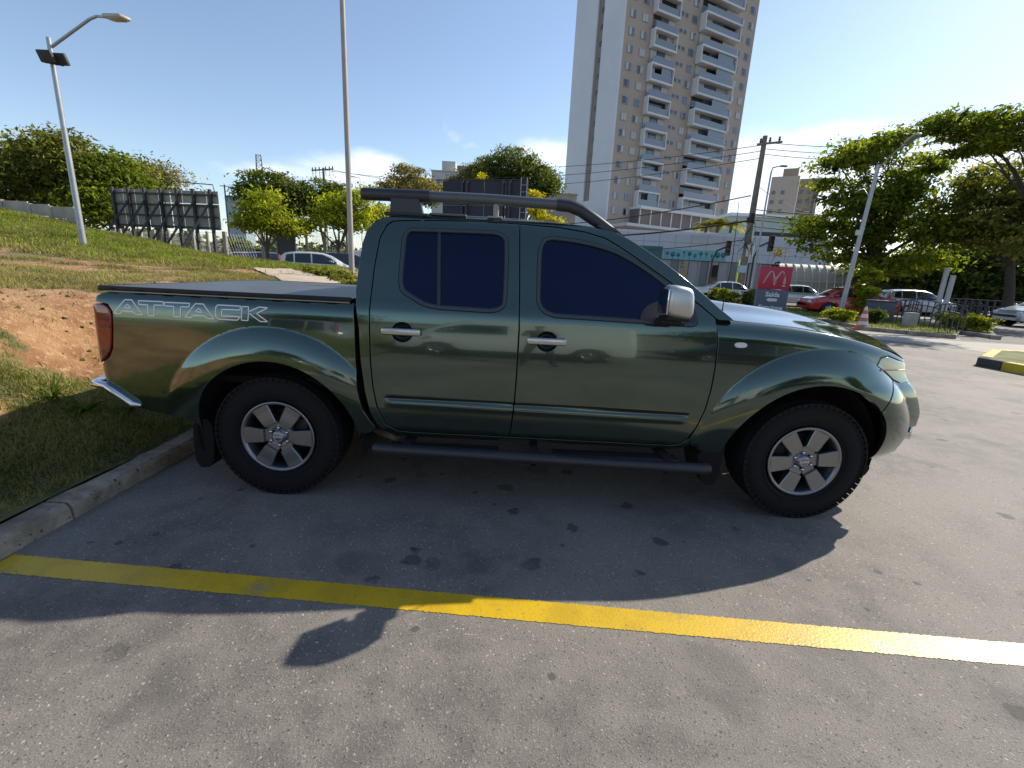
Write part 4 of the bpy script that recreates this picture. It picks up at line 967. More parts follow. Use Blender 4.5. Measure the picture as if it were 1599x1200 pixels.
def car(name, label, kind, color, loc, rz, group=None, metal=.4, cat='car', blind=False, scale=1.):
    P = PROF[kind]; L = P[-1][0]; root = empty(name, loc, rz, label, cat, group); root.scale = (scale,)*3
    pm = mat('paint_'+name+'_'+'_'.join('%03d' % round(c*1000) for c in color), color, rough=.3, metal=metal, coat=1., coat_rough=.03)
    xs_ = sorted(set([p[0] for p in P]+list(np.linspace(.1, L-.1, 40)))); b = MB(); vs = []; m_ = 15
    wx0, wx1 = WHX[kind]; R = .34
    for x in xs_:
        belt, top, w, rw, bot = sec(kind, x)
        zb = bot
        for wx in (wx0, wx1):
            if abs(x-wx) < R+.03: zb = max(zb, .31+math.sqrt((R+.03)**2-(x-wx)**2))
        cab = top-belt > .14; rwz = rw if cab else w*.80
        half = [(w*.90, zb), (w*.985, zb+.04 if zb < .4 else zb), (w, max(zb, .55)), (w*.995, max(zb, belt-.12)), (w*.965, belt), (rwz+.02 if cab else w*.86, belt+(top-belt)*.90), (rwz*.86, belt+(top-belt)*.985), (0, top+.015)]
        ring = [(y, z) for y, z in half]+[(-y, z) for y, z in half[:-1][::-1]]
        vs += [(x-L/2, y, z) for y, z in ring]
    n = len(xs_); fs = [(i*m_+j, i*m_+j+1, (i+1)*m_+j+1, (i+1)*m_+j) for i in range(n-1) for j in range(m_-1)]
    fs += [tuple(range(m_)), tuple((n-1)*m_+k for k in range(m_))[::-1]]
    b.add(vs, fs, 0, True); b.build('body', pm, root, sharp=38)
    b = MB(); b.box((0, 0, .34), (L*.86, 1.3, .22)); b.build('underbody', void_m, root)
    def ywin(x, z, off=.012):
        belt, top, w, rw, bot = sec(kind, x); t = min(1, max(0, (z-belt)/max(.05, (top-belt)*.90))); return (w*.965)*(1-t)+(rw+.02)*t+off
    for poly in WIN[kind][:1 if blind else 3]:
        pp = dens(poly, .15)
        for s in (-1, 1):
            b = MB(); k = len(pp); c = tuple(np.mean(pp, axis=0)); q = pp+[c]
            b.add([(x-L/2, s*ywin(x, z), z) for x, z in q], [(i, (i+1) % k, k) for i in range(k)]); b.build('side_window', carglass, root)
    def screen(x0, x1, nm):
        b0, t0, w0, r0, _ = sec(kind, x0); b1, t1, w1, r1, _ = sec(kind, x1); s = 1 if x0 > x1 else -1
        V0 = [(x0-L/2+.012*s, y, t0+.02+.004) for y in (-r0*.86, 0, r0*.86)]; V1 = [(x1-L/2+.012*s, y, t1+.02-.0) for y in (-r1*.84, 0, r1*.84)]
        V0 = [(p[0], p[1], p[2]-(.02 if p[1] else 0)) for p in V0]; V1 = [(p[0], p[1], p[2]-(.02 if p[1] else 0)) for p in V1]
        b = MB(); b.add(V0+V1, [(0, 1, 4, 3), (1, 2, 5, 4)], 0, True); b.build(nm, carglass, root)
    if kind == 'sedan': screen(3.42, 2.80, 'windscreen'); screen(1.02, 1.43, 'rear_screen')
    elif kind == 'hatch': screen(3.12, 2.15, 'windscreen'); screen(.16, .40, 'rear_screen')
    else: screen(4.22, 3.82, 'windscreen')
    for wx in (wx0, wx1):
        for s in (-1, 1):
            w = sec(kind, wx)[2]; b = MB(); b.lathe([(.20, -.10), (.30, -.10), (.325, -.07), (.33, 0), (.33, .10), (.2, .1)], axis='Y', n=28); wh = b.build('wheel', tyrem, root, (wx-L/2, s*(w-.10), .33), 0 if s < 0 else math.pi)
            b = MB(); b.lathe([(.205, -.098), (.195, -.085), (.19, -.04), (.06, -.045), (.05, -.07), (.0001, -.075)], axis='Y', n=28); rr = b.build('rim', rimm, wh)
            b = MB()
            for k in range(5): b.box((.12, -.068, 0), (.15, .02, .045), M=Matrix.Rotation(k*2*math.pi/5, 4, 'Y'))
            b.build('spokes', rimm, wh)
    for s in (-1, 1):
        bz = sec(kind, L-.12)[0]; b = MB(); b.bbox((L/2-.13, s*.58, bz-.06), (.22, .26, .14), .04); b.build('headlight', headm, root)
        if kind == 'hatch': b = MB(); b.bbox((-L/2+.16, s*.76, 1.12), (.10, .08, .42), .03)
        else: b = MB(); b.bbox((-L/2+.06, s*.62, .78), (.14, .26, .16), .04)
        b.build('tail_light', tailm, root)
        b = MB(); mx = {'sedan': 3.15, 'hatch': 2.75, 'van': 4.1}[kind]; b.bbox((mx-L/2, s*.95, 1.0), (.12, .17, .12), .04); b.build('door_mirror', pm, root)
        for dx in ({'sedan': (1.75, 2.5), 'hatch': (1.0, 1.75), 'van': (2.75,)}[kind]):
            b = MB(); b.bbox((dx-L/2, s*.855, .86), (.18, .03, .03), .01); b.build('door_handle', pm, root)
    b = MB(); b.box((-L/2-.005, 0, .62), (.02, .40, .13)); b.build('number_plate', platem, root)
    return root
void_m = void
galv = mat('galvanised', (.36, .38, .40), rough=.45, metal=.5, vary=(4, .12))
conc = mat('post_concrete', (.36, .34, .30), rough=.9, vary=(4, .2), bump=(30, .5, .006))
polec = mat('pole_concrete', (.20, .175, .145), rough=.95, vary=(2, .25), bump=(20, .6, .01))
steel_dark = mat('steel_dark', (.035, .034, .036), rough=.65, vary=(5, .3))
cable = mat('cable_black', (.02, .02, .022), rough=.7)
white_wall = mat('white_render', (.62, .63, .64), rough=.85, vary=(.15, .06))
beige_wall = mat('beige_render', (.41, .335, .275), rough=.9, vary=(.2, .06))
# ================================================================ left side: lamps, billboard, wall, fence, trees, cars
def ground_z(x, y):
    x_, y_ = np.array(float(x)), np.array(float(y))
    return float(bank_h(x_, y_)) if x < float(kerb_x(y_))-.17 else 0.
def on_ground(px, py, dist):
    p = at(px, py, dist); p.z = ground_z(p.x, p.y); return p
p = on_ground(126, 355, 17.5); top = at(79, 60, 17.5)
H = top.z-p.z
lamp = empty('street_lamp', p, 0, 'tall grey street lamp with curved arm and two small floodlights on the grass bank', 'street lamp')
b = MB(); b.tube([(0, 0, -.3), (0, 0, H)], [.075, .05], 14); b.build('pole', galv, lamp)
aR = at(147, 27, 17.5-1.0)-p; aE = at(197, 28, 17.5-2.3)-p; a0 = at(80, 74, 17.5)-p
b = MB(); m1 = aR.lerp(a0, .10)+Vector((0, 0, .02)); b.tube([a0, m1, aR+(aE-aR)*.10+Vector((0, 0, .02)), aR+(aE-aR)*.42], [.035, .032, .03, .028], 8); b.build('arm', galv, lamp)
b = MB(); d = (aE-aR).normalized(); M = Matrix.Translation(aR+(aE-aR)*.70) @ d.to_track_quat('X', 'Z').to_matrix().to_4x4()
b.bbox((0, 0, 0), (.78, .26, .09), .04, M=M); b.bbox((.02, 0, -.05), (.5, .2, .02), .01, M=M); b.build('lamp_head', mat('lamp_shell', (.42, .37, .32), rough=.5), lamp)
for px, py in ((72, 88), (94, 93)):
    q = at(px, py, 17.25)-p; b = MB(); M = Matrix.Translation(q) @ Matrix.Rotation(R_(25), 4, 'X'); b.bbox((0, 0, 0), (.34, .09, .26), .02, M=M); f = b.build('floodlight', steel_dark, lamp)
q0 = at(68, 97, 17.3)-p; q1 = at(100, 103, 17.3)-p; b = MB(); b.tube([q0, q1], .02, 6); b.build('floodlight_bracket', steel_dark, lamp)

p = on_ground(549, 412, 11.0)
pole = empty('lamp_post', p, 0, 'plain grey lamp post rising out of the picture beside the pickup cab', 'street lamp')
b = MB(); b.tube([(0, 0, -.3), (0, 0, 9.2)], [.060, .040], 16); b.build('pole', mat('post_grey', (.34, .32, .29), rough=.6, vary=(3, .12)), pole)
b = MB(); b.tube([(0, 0, 9.1), (.5, 0, 9.6), (1.6, 0, 9.7)], .03, 8); b.build('arm', galv, pole); b = MB(); b.bbox((1.95, 0, 9.7), (.75, .26, .1), .04); b.build('lamp_head', galv, pole)

# billboard seen from behind
c0 = at(178, 335, 27); c1 = at(343, 335, 23.5); c0.z = c1.z = 0
dv = (c1-c0); L = dv.length; rz = math.atan2(dv.y, dv.x); z1 = at(300, 299, 24.6).z; z0 = at(300, 359, 24.6).z
bb = empty('billboard', (c0.x, c0.y, 0), rz, 'weathered grey billboard seen from behind with dark steel bracing above the grass bank', 'billboard')
sheetm = mat('billboard_sheet', (.30, .285, .265), rough=.8, vary=(1.5, .25))
n = 9
for i in range(n):
    for k in range(3):
        b = MB(); zz0 = z0+(z1-z0)*k/3; b.box((L*(i+.5)/n, .04+(i % 2)*.012, (zz0+zz0+(z1-z0)/3)/2), (L/n-.03, .02, (z1-z0)/3-.025)); b.build('panel', sheetm, bb)
for i in range(7):
    x = L*(i+.2)/6.6; b = MB(); b.box((x, -.06, z1/2+.02), (.10, .10, z1+.06)); b.build('post', steel_dark, bb)
for k in range(4):
    b = MB(); b.box((L/2, -.02, z0+(z1-z0)*(k+.2)/3.6), (L, .06, .06)); b.build('rail', steel_dark, bb)
for i in range(1, 7):
    x = L*(i+.2)/6.6; b = MB(); b.tube([(x, -.1, z1-(z1-z0)*.3), (x-1.1, -1.7, .4+ground_z(c0.x, c0.y)*0)], .045, 5, smooth=False); b.build('brace', steel_dark, bb)
b = MB(); b.tube([(L*.55, -.1, z1+.05), (L*.62, -.1, z1+.30), (L*.98, -.1, z1+.22), (L*.99, -.1, z1-.05)], .02, 5); b.build('lighting_bar', steel_dark, bb)

# precast concrete wall
wl_m = mat('wall_concrete', (.40, .36, .30), rough=.95, vary=(1.2, .25), bump=(15, .6, .02))
wroot = empty('concrete_wall', (0, 0, 0), 0, 'old precast concrete wall of slabs and posts along the top of the grass bank', 'wall')
pts = [at(px, 330, d) for px, d in ((-120, 34), (-35, 32), (5, 31), (48, 30), (80, 29), (118, 28))]
ztop = [at(px, py, d).z for px, py, d in ((-120, 291, 34), (-35, 304, 32), (5, 311, 31), (48, 317, 30), (80, 321, 29), (118, 325, 28))]
for i in range(len(pts)-1):
    a, c = pts[i], pts[i+1]; ang = math.atan2(c.y-a.y, c.x-a.x); Ls = (Vector((c.x, c.y))-Vector((a.x, a.y))).length; zt = (ztop[i]+ztop[i+1])/2
    for k in range(5):
        b = MB(); b.box(((a.x+c.x)/2, (a.y+c.y)/2, zt-.25-.5*k), (Ls-.14, .05+.006*(k % 2), .485), rz=ang); b.build('slab', wl_m, wroot)
    b = MB(); b.box((c.x, c.y, ztop[i+1]-1.33), (.16, .14, 2.6), rz=ang); b.build('wall_post', wl_m, wroot)

# wire fence with cranked concrete posts
fence = empty('wire_fence', (0, 0, 0), 0, 'wire mesh fence on pale cranked concrete posts behind the parked cars', 'fence')
FP = [(150, 33), (173, 32.5), (190, 32), (222, 31.5), (243, 31), (265, 31), (287, 30.5), (303, 30.5), (325, 30), (352, 29.5), (411, 29), (444, 29), (479, 28.5), (508, 28.5), (542, 28), (590, 27.5), (650, 27)]
prev = None
for i, (px, d) in enumerate(FP):
    q = at(px, 380, d); zt = at(px, 362 if px > 330 else 352+.03*px, d).z; q.z = 0
    thick = .17 if px in (352, 411, 508) else .11
    b = MB(); b.box((q.x, q.y, zt/2), (thick, thick, zt))
    if px in (444, 479, 542, 303, 265): b.prism([(-.055, 0), (.055, 0), (-.25, .45), (-.36, .45)], -.05, .05, M=Matrix.Translation((q.x, q.y, zt)))
    b.build('fence_post', conc, fence)
    if prev is not None:
        b = MB(); pz, qz = prev[1], zt; P0, P1 = prev[0], q; n = 14
        for k in range(n+1):
            for s in (-1, 1):
                t0 = k/n; t1 = min(1, max(0, t0+s*.35)); b.tube([(P0.x+(P1.x-P0.x)*t0, P0.y+(P1.y-P0.y)*t0, .1), (P0.x+(P1.x-P0.x)*t1, P0.y+(P1.y-P0.y)*t1, pz-.1)], .006, 3, cap=False, smooth=False)
        for h in (.5, 1.2, 1.9, pz-.05): b.tube([(P0.x, P0.y, h), (P1.x, P1.y, h)], .009, 3, cap=False, smooth=False)
        o = b.build('mesh_wire', galv, fence); o['kind'] = 'stuff'
    prev = (q, zt)
# small framed board on the fence
q = at(447, 383, 28.2); nb_ = empty('notice_board', (q.x, q.y, q.z), .3, 'small dark board in a pale frame hanging on the wire fence', 'notice board')
b = MB(); b.box((0, 0, 0), (.9, .03, 1.05)); b.build('board', mat('board_dark', (.09, .095, .11), rough=.6), nb_)
for dx, dz, w, h in ((-.46, 0, .04, 1.1), (.46, 0, .04, 1.1), (0, .54, .96, .04), (0, -.54, .96, .04)): b = MB(); b.box((dx, -.012, dz), (w, .05, h)); b.build('frame_bar', galv, nb_)

# parked cars beyond the bank
def car_at(nm, lab, kind, color, px, dist, rz, **k):
    q = at(px, 400, dist); return car(nm, lab, kind, color, (q.x, q.y, ground_z(q.x, q.y)-k.pop('sink', 0.)), rz, **k)
car_at('parked_car', 'white hatchback with tall pink tail lamp parked just beyond the bank', 'hatch', (.66, .66, .66), 500, 25.5, R_(18), metal=.1, group='cars beyond the grass bank')
car_at('parked_car', 'dark blue hatchback parked in front of the white hatchback by the lamp post', 'hatch', (.03, .045, .07), 548, 26, R_(18), group='cars beyond the grass bank')
car_at('parked_car', 'pale blue grey hatchback behind the fence under the young bright tree', 'hatch', (.22, .28, .33), 432, 34, R_(10), group='cars beyond the grass bank')
car_at('parked_car', 'white saloon behind the fence between billboard and young bright tree', 'sedan', (.62, .62, .62), 384, 35, R_(5), group='cars beyond the grass bank')
car_at('parked_car', 'silver saloon half hidden under the left billboard', 'sedan', (.42, .44, .46), 306, 36, R_(0), group='cars beyond the grass bank')
car_at('parked_car', 'silver van behind the lamp post under the trees', 'van', (.38, .41, .45), 590, 46, R_(10), cat='van', group='cars beyond the grass bank', blind=True)

# low hedge, concrete slab path
hb = [at(px, py, 6.9+1.1*t) for t, (px, py) in zip((0, 1), ((510, 440), (445, 424)))]
k0 = Vector((-1.45, 4.9)); k1 = Vector((-3.55, 7.9))
for i in range(7):
    q = Vector((0, 0))+k0.lerp(k1, i/6); zt = ground_z(q.x, q.y)
    r = np.random.default_rng(40+i)
hl_ells = []
mid = k0.lerp(k1, .5); mz = ground_z(mid.x, mid.y)
for i in range(8):
    q = k0.lerp(k1, i/7); hl_ells.append((q.x-mid.x, q.y-mid.y, ground_z(q.x, q.y)-mz+.07, .26, .22, .13))
shrub('low_hedge', 'low ragged green hedge on the bank just above the tonneau cover', (mid.x, mid.y, mz), hl_ells, 'olive', 5200, .035, .055, 5, cat='hedge')
def ground_ribbon(name, pts, w, m, lift=.02):
    b = MB(); vs = []
    for i, (x, y) in enumerate(pts):
        a = Vector(pts[max(i-1, 0)]); c = Vector(pts[min(i+1, len(pts)-1)]); d = (c-a).normalized(); s = Vector((-d.y, d.x))
        for t in (-1, -.5, 0, .5, 1):
            X, Y = x+s.x*w/2*t, y+s.y*w/2*t; vs.append((X, Y, ground_z(X, Y)+lift))
    b.add(vs, [(i*5+k, i*5+k+1, i*5+k+6, i*5+k+5) for i in range(len(pts)-1) for k in range(4)], 0, True); return tag(b.build(name, m), kind='structure')
cpath = mat('path_concrete', (.46, .37, .27), rough=.9, vary=(1.5, .15), bump=(20, .4, .01))
ground_ribbon('path', [(-1.6-3.3*t, 3.9+4.6*t) for t in np.linspace(0, 1, 24)], 1.0, cpath, .03)

# trees on the left
def T(px, py_base, dist, crown, label, kind='deep', **k):
    """crown: list of (px, py, rx, rz) given in photo pixels, turned into metres at that distance"""
    q = at(px, py_base, dist); q.z = k.pop('z', 0.); s = dist/CF*1.06; E = []
    r = random.Random(int(px*7+dist))
    for cx, cy, rx, rzz in crown:
        c = at(cx, cy, dist+r.uniform(-.6, .6)*rx*s); E.append((c.x-q.x, c.y-q.y, c.z-q.z, rx*s, rx*s*.85, rzz*s))
    return tree('tree', label, q, E, k.pop('tr', .25), kind, **k)
gl = 'trees beyond the left fence'
T(30, 340, 40, [(-30, 270, 55, 35), (25, 275, 45, 38), (-90, 290, 50, 40)], 'bushy mid green tree at the left edge behind the concrete wall', 'olive', n=10935, size=0.142, clump=.45, group=gl, seed=11)
T(110, 340, 38, [(95, 245, 38, 28), (110, 285, 50, 40), (75, 265, 30, 28), (95, 222, 16, 10), (150, 290, 40, 35)], 'tall brownish olive tree behind the street lamp', 'olive', n=14580, size=0.130, clump=.4, group=gl, seed=12)
T(185, 345, 36, [(175, 275, 34, 28), (195, 300, 30, 30), (150, 320, 35, 25)], 'round bright green tree left of the billboard', 'tree', n=9720, size=0.130, clump=.38, group=gl, seed=13)
T(245, 345, 44, [(235, 272, 30, 18), (258, 285, 28, 20), (222, 290, 25, 25)], 'thin pale feathery tree rising behind the billboard', 'brown', n=5103, size=0.101, clump=.5, group=gl, seed=14, shell=.3)
T(-60, 340, 45, [(-90, 260, 60, 40), (-150, 280, 60, 50)], 'dark tree outside the left edge behind the concrete wall', 'deep', n=6075, size=0.178, clump=.5, group=gl, seed=15)
T(415, 395, 26, [(415, 325, 24, 16), (400, 345, 24, 14), (432, 348, 26, 13), (418, 308, 13, 8), (385, 352, 13, 8), (455, 358, 16, 9)], 'young bright yellow green tree in front of the fence right of the billboard', 'bright', n=6318, size=0.089, clump=.26, group=gl, seed=16, tr=.09, fork=.55)
T(525, 395, 27, [(530, 318, 26, 18), (512, 338, 22, 15), (552, 345, 26, 16), (560, 312, 18, 12), (480, 352, 18, 8), (575, 300, 14, 12)], 'young bright green tree with open crown behind the grey lamp post', 'bright', n=7776, size=0.089, clump=.27, group=gl, seed=17, tr=.10, fork=.5)
T(600, 395, 30, [(602, 350, 24, 14), (590, 330, 20, 12)], 'low bright green tree just behind the cab corner', 'bright', n=3645, size=0.094, clump=.28, group=gl, seed=29, tr=.1, fork=.5)
T(430, 390, 60, [(415, 292, 34, 20), (455, 300, 34, 18), (435, 318, 52, 20), (395, 300, 18, 14)], 'broad dark green tree behind the young bright tree', 'deep', n=13365, size=0.178, clump=.5, group=gl, seed=18, tr=.35)
T(510, 390, 62, [(510, 300, 28, 18), (490, 320, 30, 20)], 'dark tree behind the crossarm power pole', 'deep', n=6075, size=0.178, clump=.5, group=gl, seed=19, tr=.3)
T(640, 390, 55, [(640, 278, 30, 17), (612, 295, 24, 12), (668, 296, 24, 14), (645, 305, 42, 16)], 'brownish round tree left of the black billboard', 'brown', n=11542, size=0.142, clump=.42, group=gl, seed=20, tr=.3)
T(800, 390, 62, [(797, 258, 40, 24), (765, 280, 22, 22), (835, 280, 36, 20), (850, 290, 24, 16), (790, 285, 40, 18), (868, 290, 10, 10)], 'large dark green tree towering over the black billboard', 'deep', n=20655, size=0.178, clump=.48, group=gl, seed=21, tr=.4)
T(735, 390, 70, [(735, 272, 18, 14), (752, 265, 14, 12), (718, 285, 14, 10)], 'thin grey green tree between pale building and large dark tree', 'brown', n=5103, size=0.154, clump=.5, group=gl, seed=22, tr=.25)
T(845, 395, 36, [(833, 308, 9, 10), (836, 328, 12, 9), (850, 342, 14, 5), (870, 346, 8, 3)], 'yellow flowering tree right of the black billboard', 'yellow', n=4374, size=0.077, clump=.22, group=gl, seed=23, tr=.1)
T(765, 395, 40, [(755, 276, 5, 4), (770, 279, 4, 3), (760, 290, 10, 6)], 'yellow flower tuft showing over the top of the black billboard', 'yellow', n=850, size=0.083, clump=.15, group=gl, seed=24, tr=.08)
# dark thicket behind fence
for i, (px, d, lab) in enumerate(((330, 52, 'dark undergrowth behind the billboard legs'), (400, 50, 'dark undergrowth behind the young bright tree'), (470, 50, 'dark undergrowth behind the cranked fence posts'), (550, 50, 'dark undergrowth behind the lamp post'), (620, 50, 'dark undergrowth behind the cab corner'), (240, 50, 'dark undergrowth behind the left billboard panels'), (160, 46, 'dark undergrowth below the tall olive tree'))):
    q = at(px, 390, d); q.z = 0; w = 45*d/CF; shrub('shrub', lab, q, [(-w*.5, 0, 1.6, w*.6, 1.5, 1.9), (w*.5, 0, 1.4, w*.6, 1.5, 1.8)], 'deep', 3200, .28, .4, 60+i, 'undergrowth behind the fence')

# power pole with crossarm, lattice mast, thin pole
q = at(511, 390, 62); q.z = 0; zt = at(511, 263, 62).z
pp = empty('power_pole', q, R_(-25), 'concrete power pole with long crossarm and insulators left of the lamp post', 'power pole')
b = MB(); b.tube([(0, 0, 0), (0, 0, zt)], [.22, .13], 10); b.build('pole', polec, pp)
b = MB(); b.box((0, -.15, zt-.25), (3.4, .12, .14)); b.build('crossarm', polec, pp)
for x in (-1.6, -1.1, -.5, .5, 1.1, 1.6): b = MB(); b.lathe([(.03, 0), (.09, .05), (.05, .12), (.08, .18), (.02, .28)], (x, -.15, zt-.18), 'Z', 8); b.tube([(x, -.15, zt-.3), (x+.05, -.15, zt-1.0)], .03, 5); b.build('insulator', steel_dark, pp)
q = at(415, 390, 210); q.z = 0; zt = at(415, 244, 210).z
lm = empty('lattice_mast', q, .4, 'distant steel lattice mast above the dark tree', 'mast')
for sx, sy in ((-1, -1), (1, -1), (1, 1), (-1, 1)): b = MB(); b.tube([(sx*2.4, sy*2.4, 0), (sx*.8, sy*.8, zt)], .13, 4); b.build('leg', steel_dark, lm)
b = MB(); n = 22
for i in range(n):
    z0_, z1_ = zt*i/n, zt*(i+1)/n; w0 = 2.4-1.6*i/n; w1 = 2.4-1.6*(i+1)/n
    for (ax, ay), (bx_, by_) in (((-1, -1), (1, -1)), ((1, -1), (1, 1)), ((1, 1), (-1, 1)), ((-1, 1), (-1, -1))): b.tube([(ax*w0, ay*w0, z0_), (bx_*w1, by_*w1, z1_)], .07, 3, smooth=False); b.tube([(ax*w1, ay*w1, z1_), (bx_*w1, by_*w1, z1_)], .06, 3, smooth=False)
o = b.build('bracing', steel_dark, lm); o['kind'] = 'stuff'
q = at(360, 390, 70); q.z = 0; zt = at(360, 290, 70).z
tp = empty('lamp_post', q, 0, 'thin distant post with short crossbar right of the grey billboard', 'power pole')
b = MB(); b.tube([(0, 0, 0), (0, 0, zt)], [.12, .08], 8); b.build('pole', polec, tp); b = MB(); b.box((0, 0, zt-.15), (1.1, .08, .08)); b.build('crossbar', steel_dark, tp)
q = at(566, 390, 60); q.z = 0; zt = at(566, 279, 60).z
tp = empty('street_lamp', q, 0, 'small distant street lamp with short arm right of the tall lamp post', 'street lamp')
b = MB(); b.tube([(0, 0, 0), (0, 0, zt), (-.9, 0, zt+.15)], .06, 6); b.build('pole', galv, tp); b = MB(); b.bbox((-1.1, 0, zt+.12), (.5, .2, .1), .03); b.build('lamp_head', galv, tp)

# black billboard seen from behind, with ladder
c0 = at(691, 300, 34); c1 = at(824, 300, 32); c0.z = c1.z = 0; dv = c1-c0; L = dv.length; rz = math.atan2(dv.y, dv.x); z1 = at(757, 283, 33).z; z0 = at(757, 345, 33).z-.6
bb = empty('billboard', (c0.x, c0.y, 0), rz, 'large black billboard back standing behind the roof of the pickup, ladder on its right end', 'billboard')
bkm = mat('billboard_black', (.030, .036, .055), rough=.85, vary=(1, .12))
for i in range(4):
    for k in range(2):
        b = MB(); b.box((L*(i+.5)/4, .05, z0+(z1-z0)*(k+.5)/2), (L/4-.03, .06, (z1-z0)/2-.02)); b.build('panel', bkm, bb)
for x in (.245, .30, .72, .80): b = MB(); b.box((L*x, -.08, z1/2), (.16, .16, z1)); b.build('post', steel_dark, bb)
b = MB(); b.box((L*.5, -.02, z1+.05), (L, .06, .05)); b.build('top_rail', steel_dark, bb)
lad = MB(); lad.tube([(L-.02, -.2, .5), (L-.02, -.2, z1+.15)], .025, 5); lad.tube([(L-.42, -.2, .5), (L-.42, -.2, z1+.15)], .025, 5)
lo = lad.build('ladder_rail', galv, bb)
for k in range(16): b = MB(); b.tube([(L-.42, -.2, .6+k*.42), (L-.02, -.2, .6+k*.42)], .018, 5); b.build('rung', galv, lo)

# pale buildings between the trees
def block(name, label, px, dist, w, d, ztop, rz, m, wins=(), cat='building', z0=0., wm=None):
    q = at(px, 390, dist); q.z = z0; o = empty(name, q, rz, label, cat); b = MB(); b.box((0, d/2, ztop/2), (w, d, ztop)); b.build('wall', m, o)
    b = MB(); b.box((0, d/2, ztop+.08), (w+.3, d+.3, .2)); b.build('roof', m, o)
    for (x, z, ww, hh) in wins:
        b = MB(); b.box((x, -.03, z), (ww+.16, .06, hh+.16)); f = b.build('window', white_wall, o); b = MB(); b.box((x, -.07, z), (ww, .04, hh)); b.build('pane', carglass, f)
    return o
pale = mat('pale_render', (.52, .50, .44), rough=.9, vary=(.6, .12)); dull = mat('dull_render', (.33, .29, .23), rough=.9, vary=(.6, .15))
zt = at(695, 268, 95).z; o = block('building', 'pale building with square rooftop tank between the trees', 697, 95, 6.0, 8, zt, 0, pale, [(-1.5, zt-2, 1.0, 1.2), (1.5, zt-2, 1, 1.2)])
b = MB(); b.box((0, 3, zt+1.1), (2.6, 2.6, 2.2)); b.build('roof_tank', pale, o)
zt = at(740, 262, 120).z; block('building', 'long grey flat roofed building behind the black billboard', 738, 120, 12, 8, zt, .1, dull, [(x, zt-1.6, 1.2, 1.2) for x in (-4.5, -2.2, 0, 2.2, 4.5)])
zt = at(866, 303, 80).z; block('building', 'small beige building between yellow tree and tower', 866, 80, 6.2, 8, zt, .1, dull, [(x, zt-1.8, .9, 1.1) for x in (-2, 0, 2)])
zt = at(374, 308, 160).z; block('building', 'distant pale block right of the grey billboard', 373, 160, 5, 5, zt, 0, mat('glass_blue', (.25, .31, .34), rough=.4), [(0, zt-1.5, 3, 1)])
# ================================================================ tower block
def ray2(px, py=340):
    d = raydir(px, py); return Vector((d.x, d.y)).normalized()
C0 = Vector((CPOS.x, CPOS.y))
K = C0+ray2(947, 342)*92.0                       # near corner of the tower
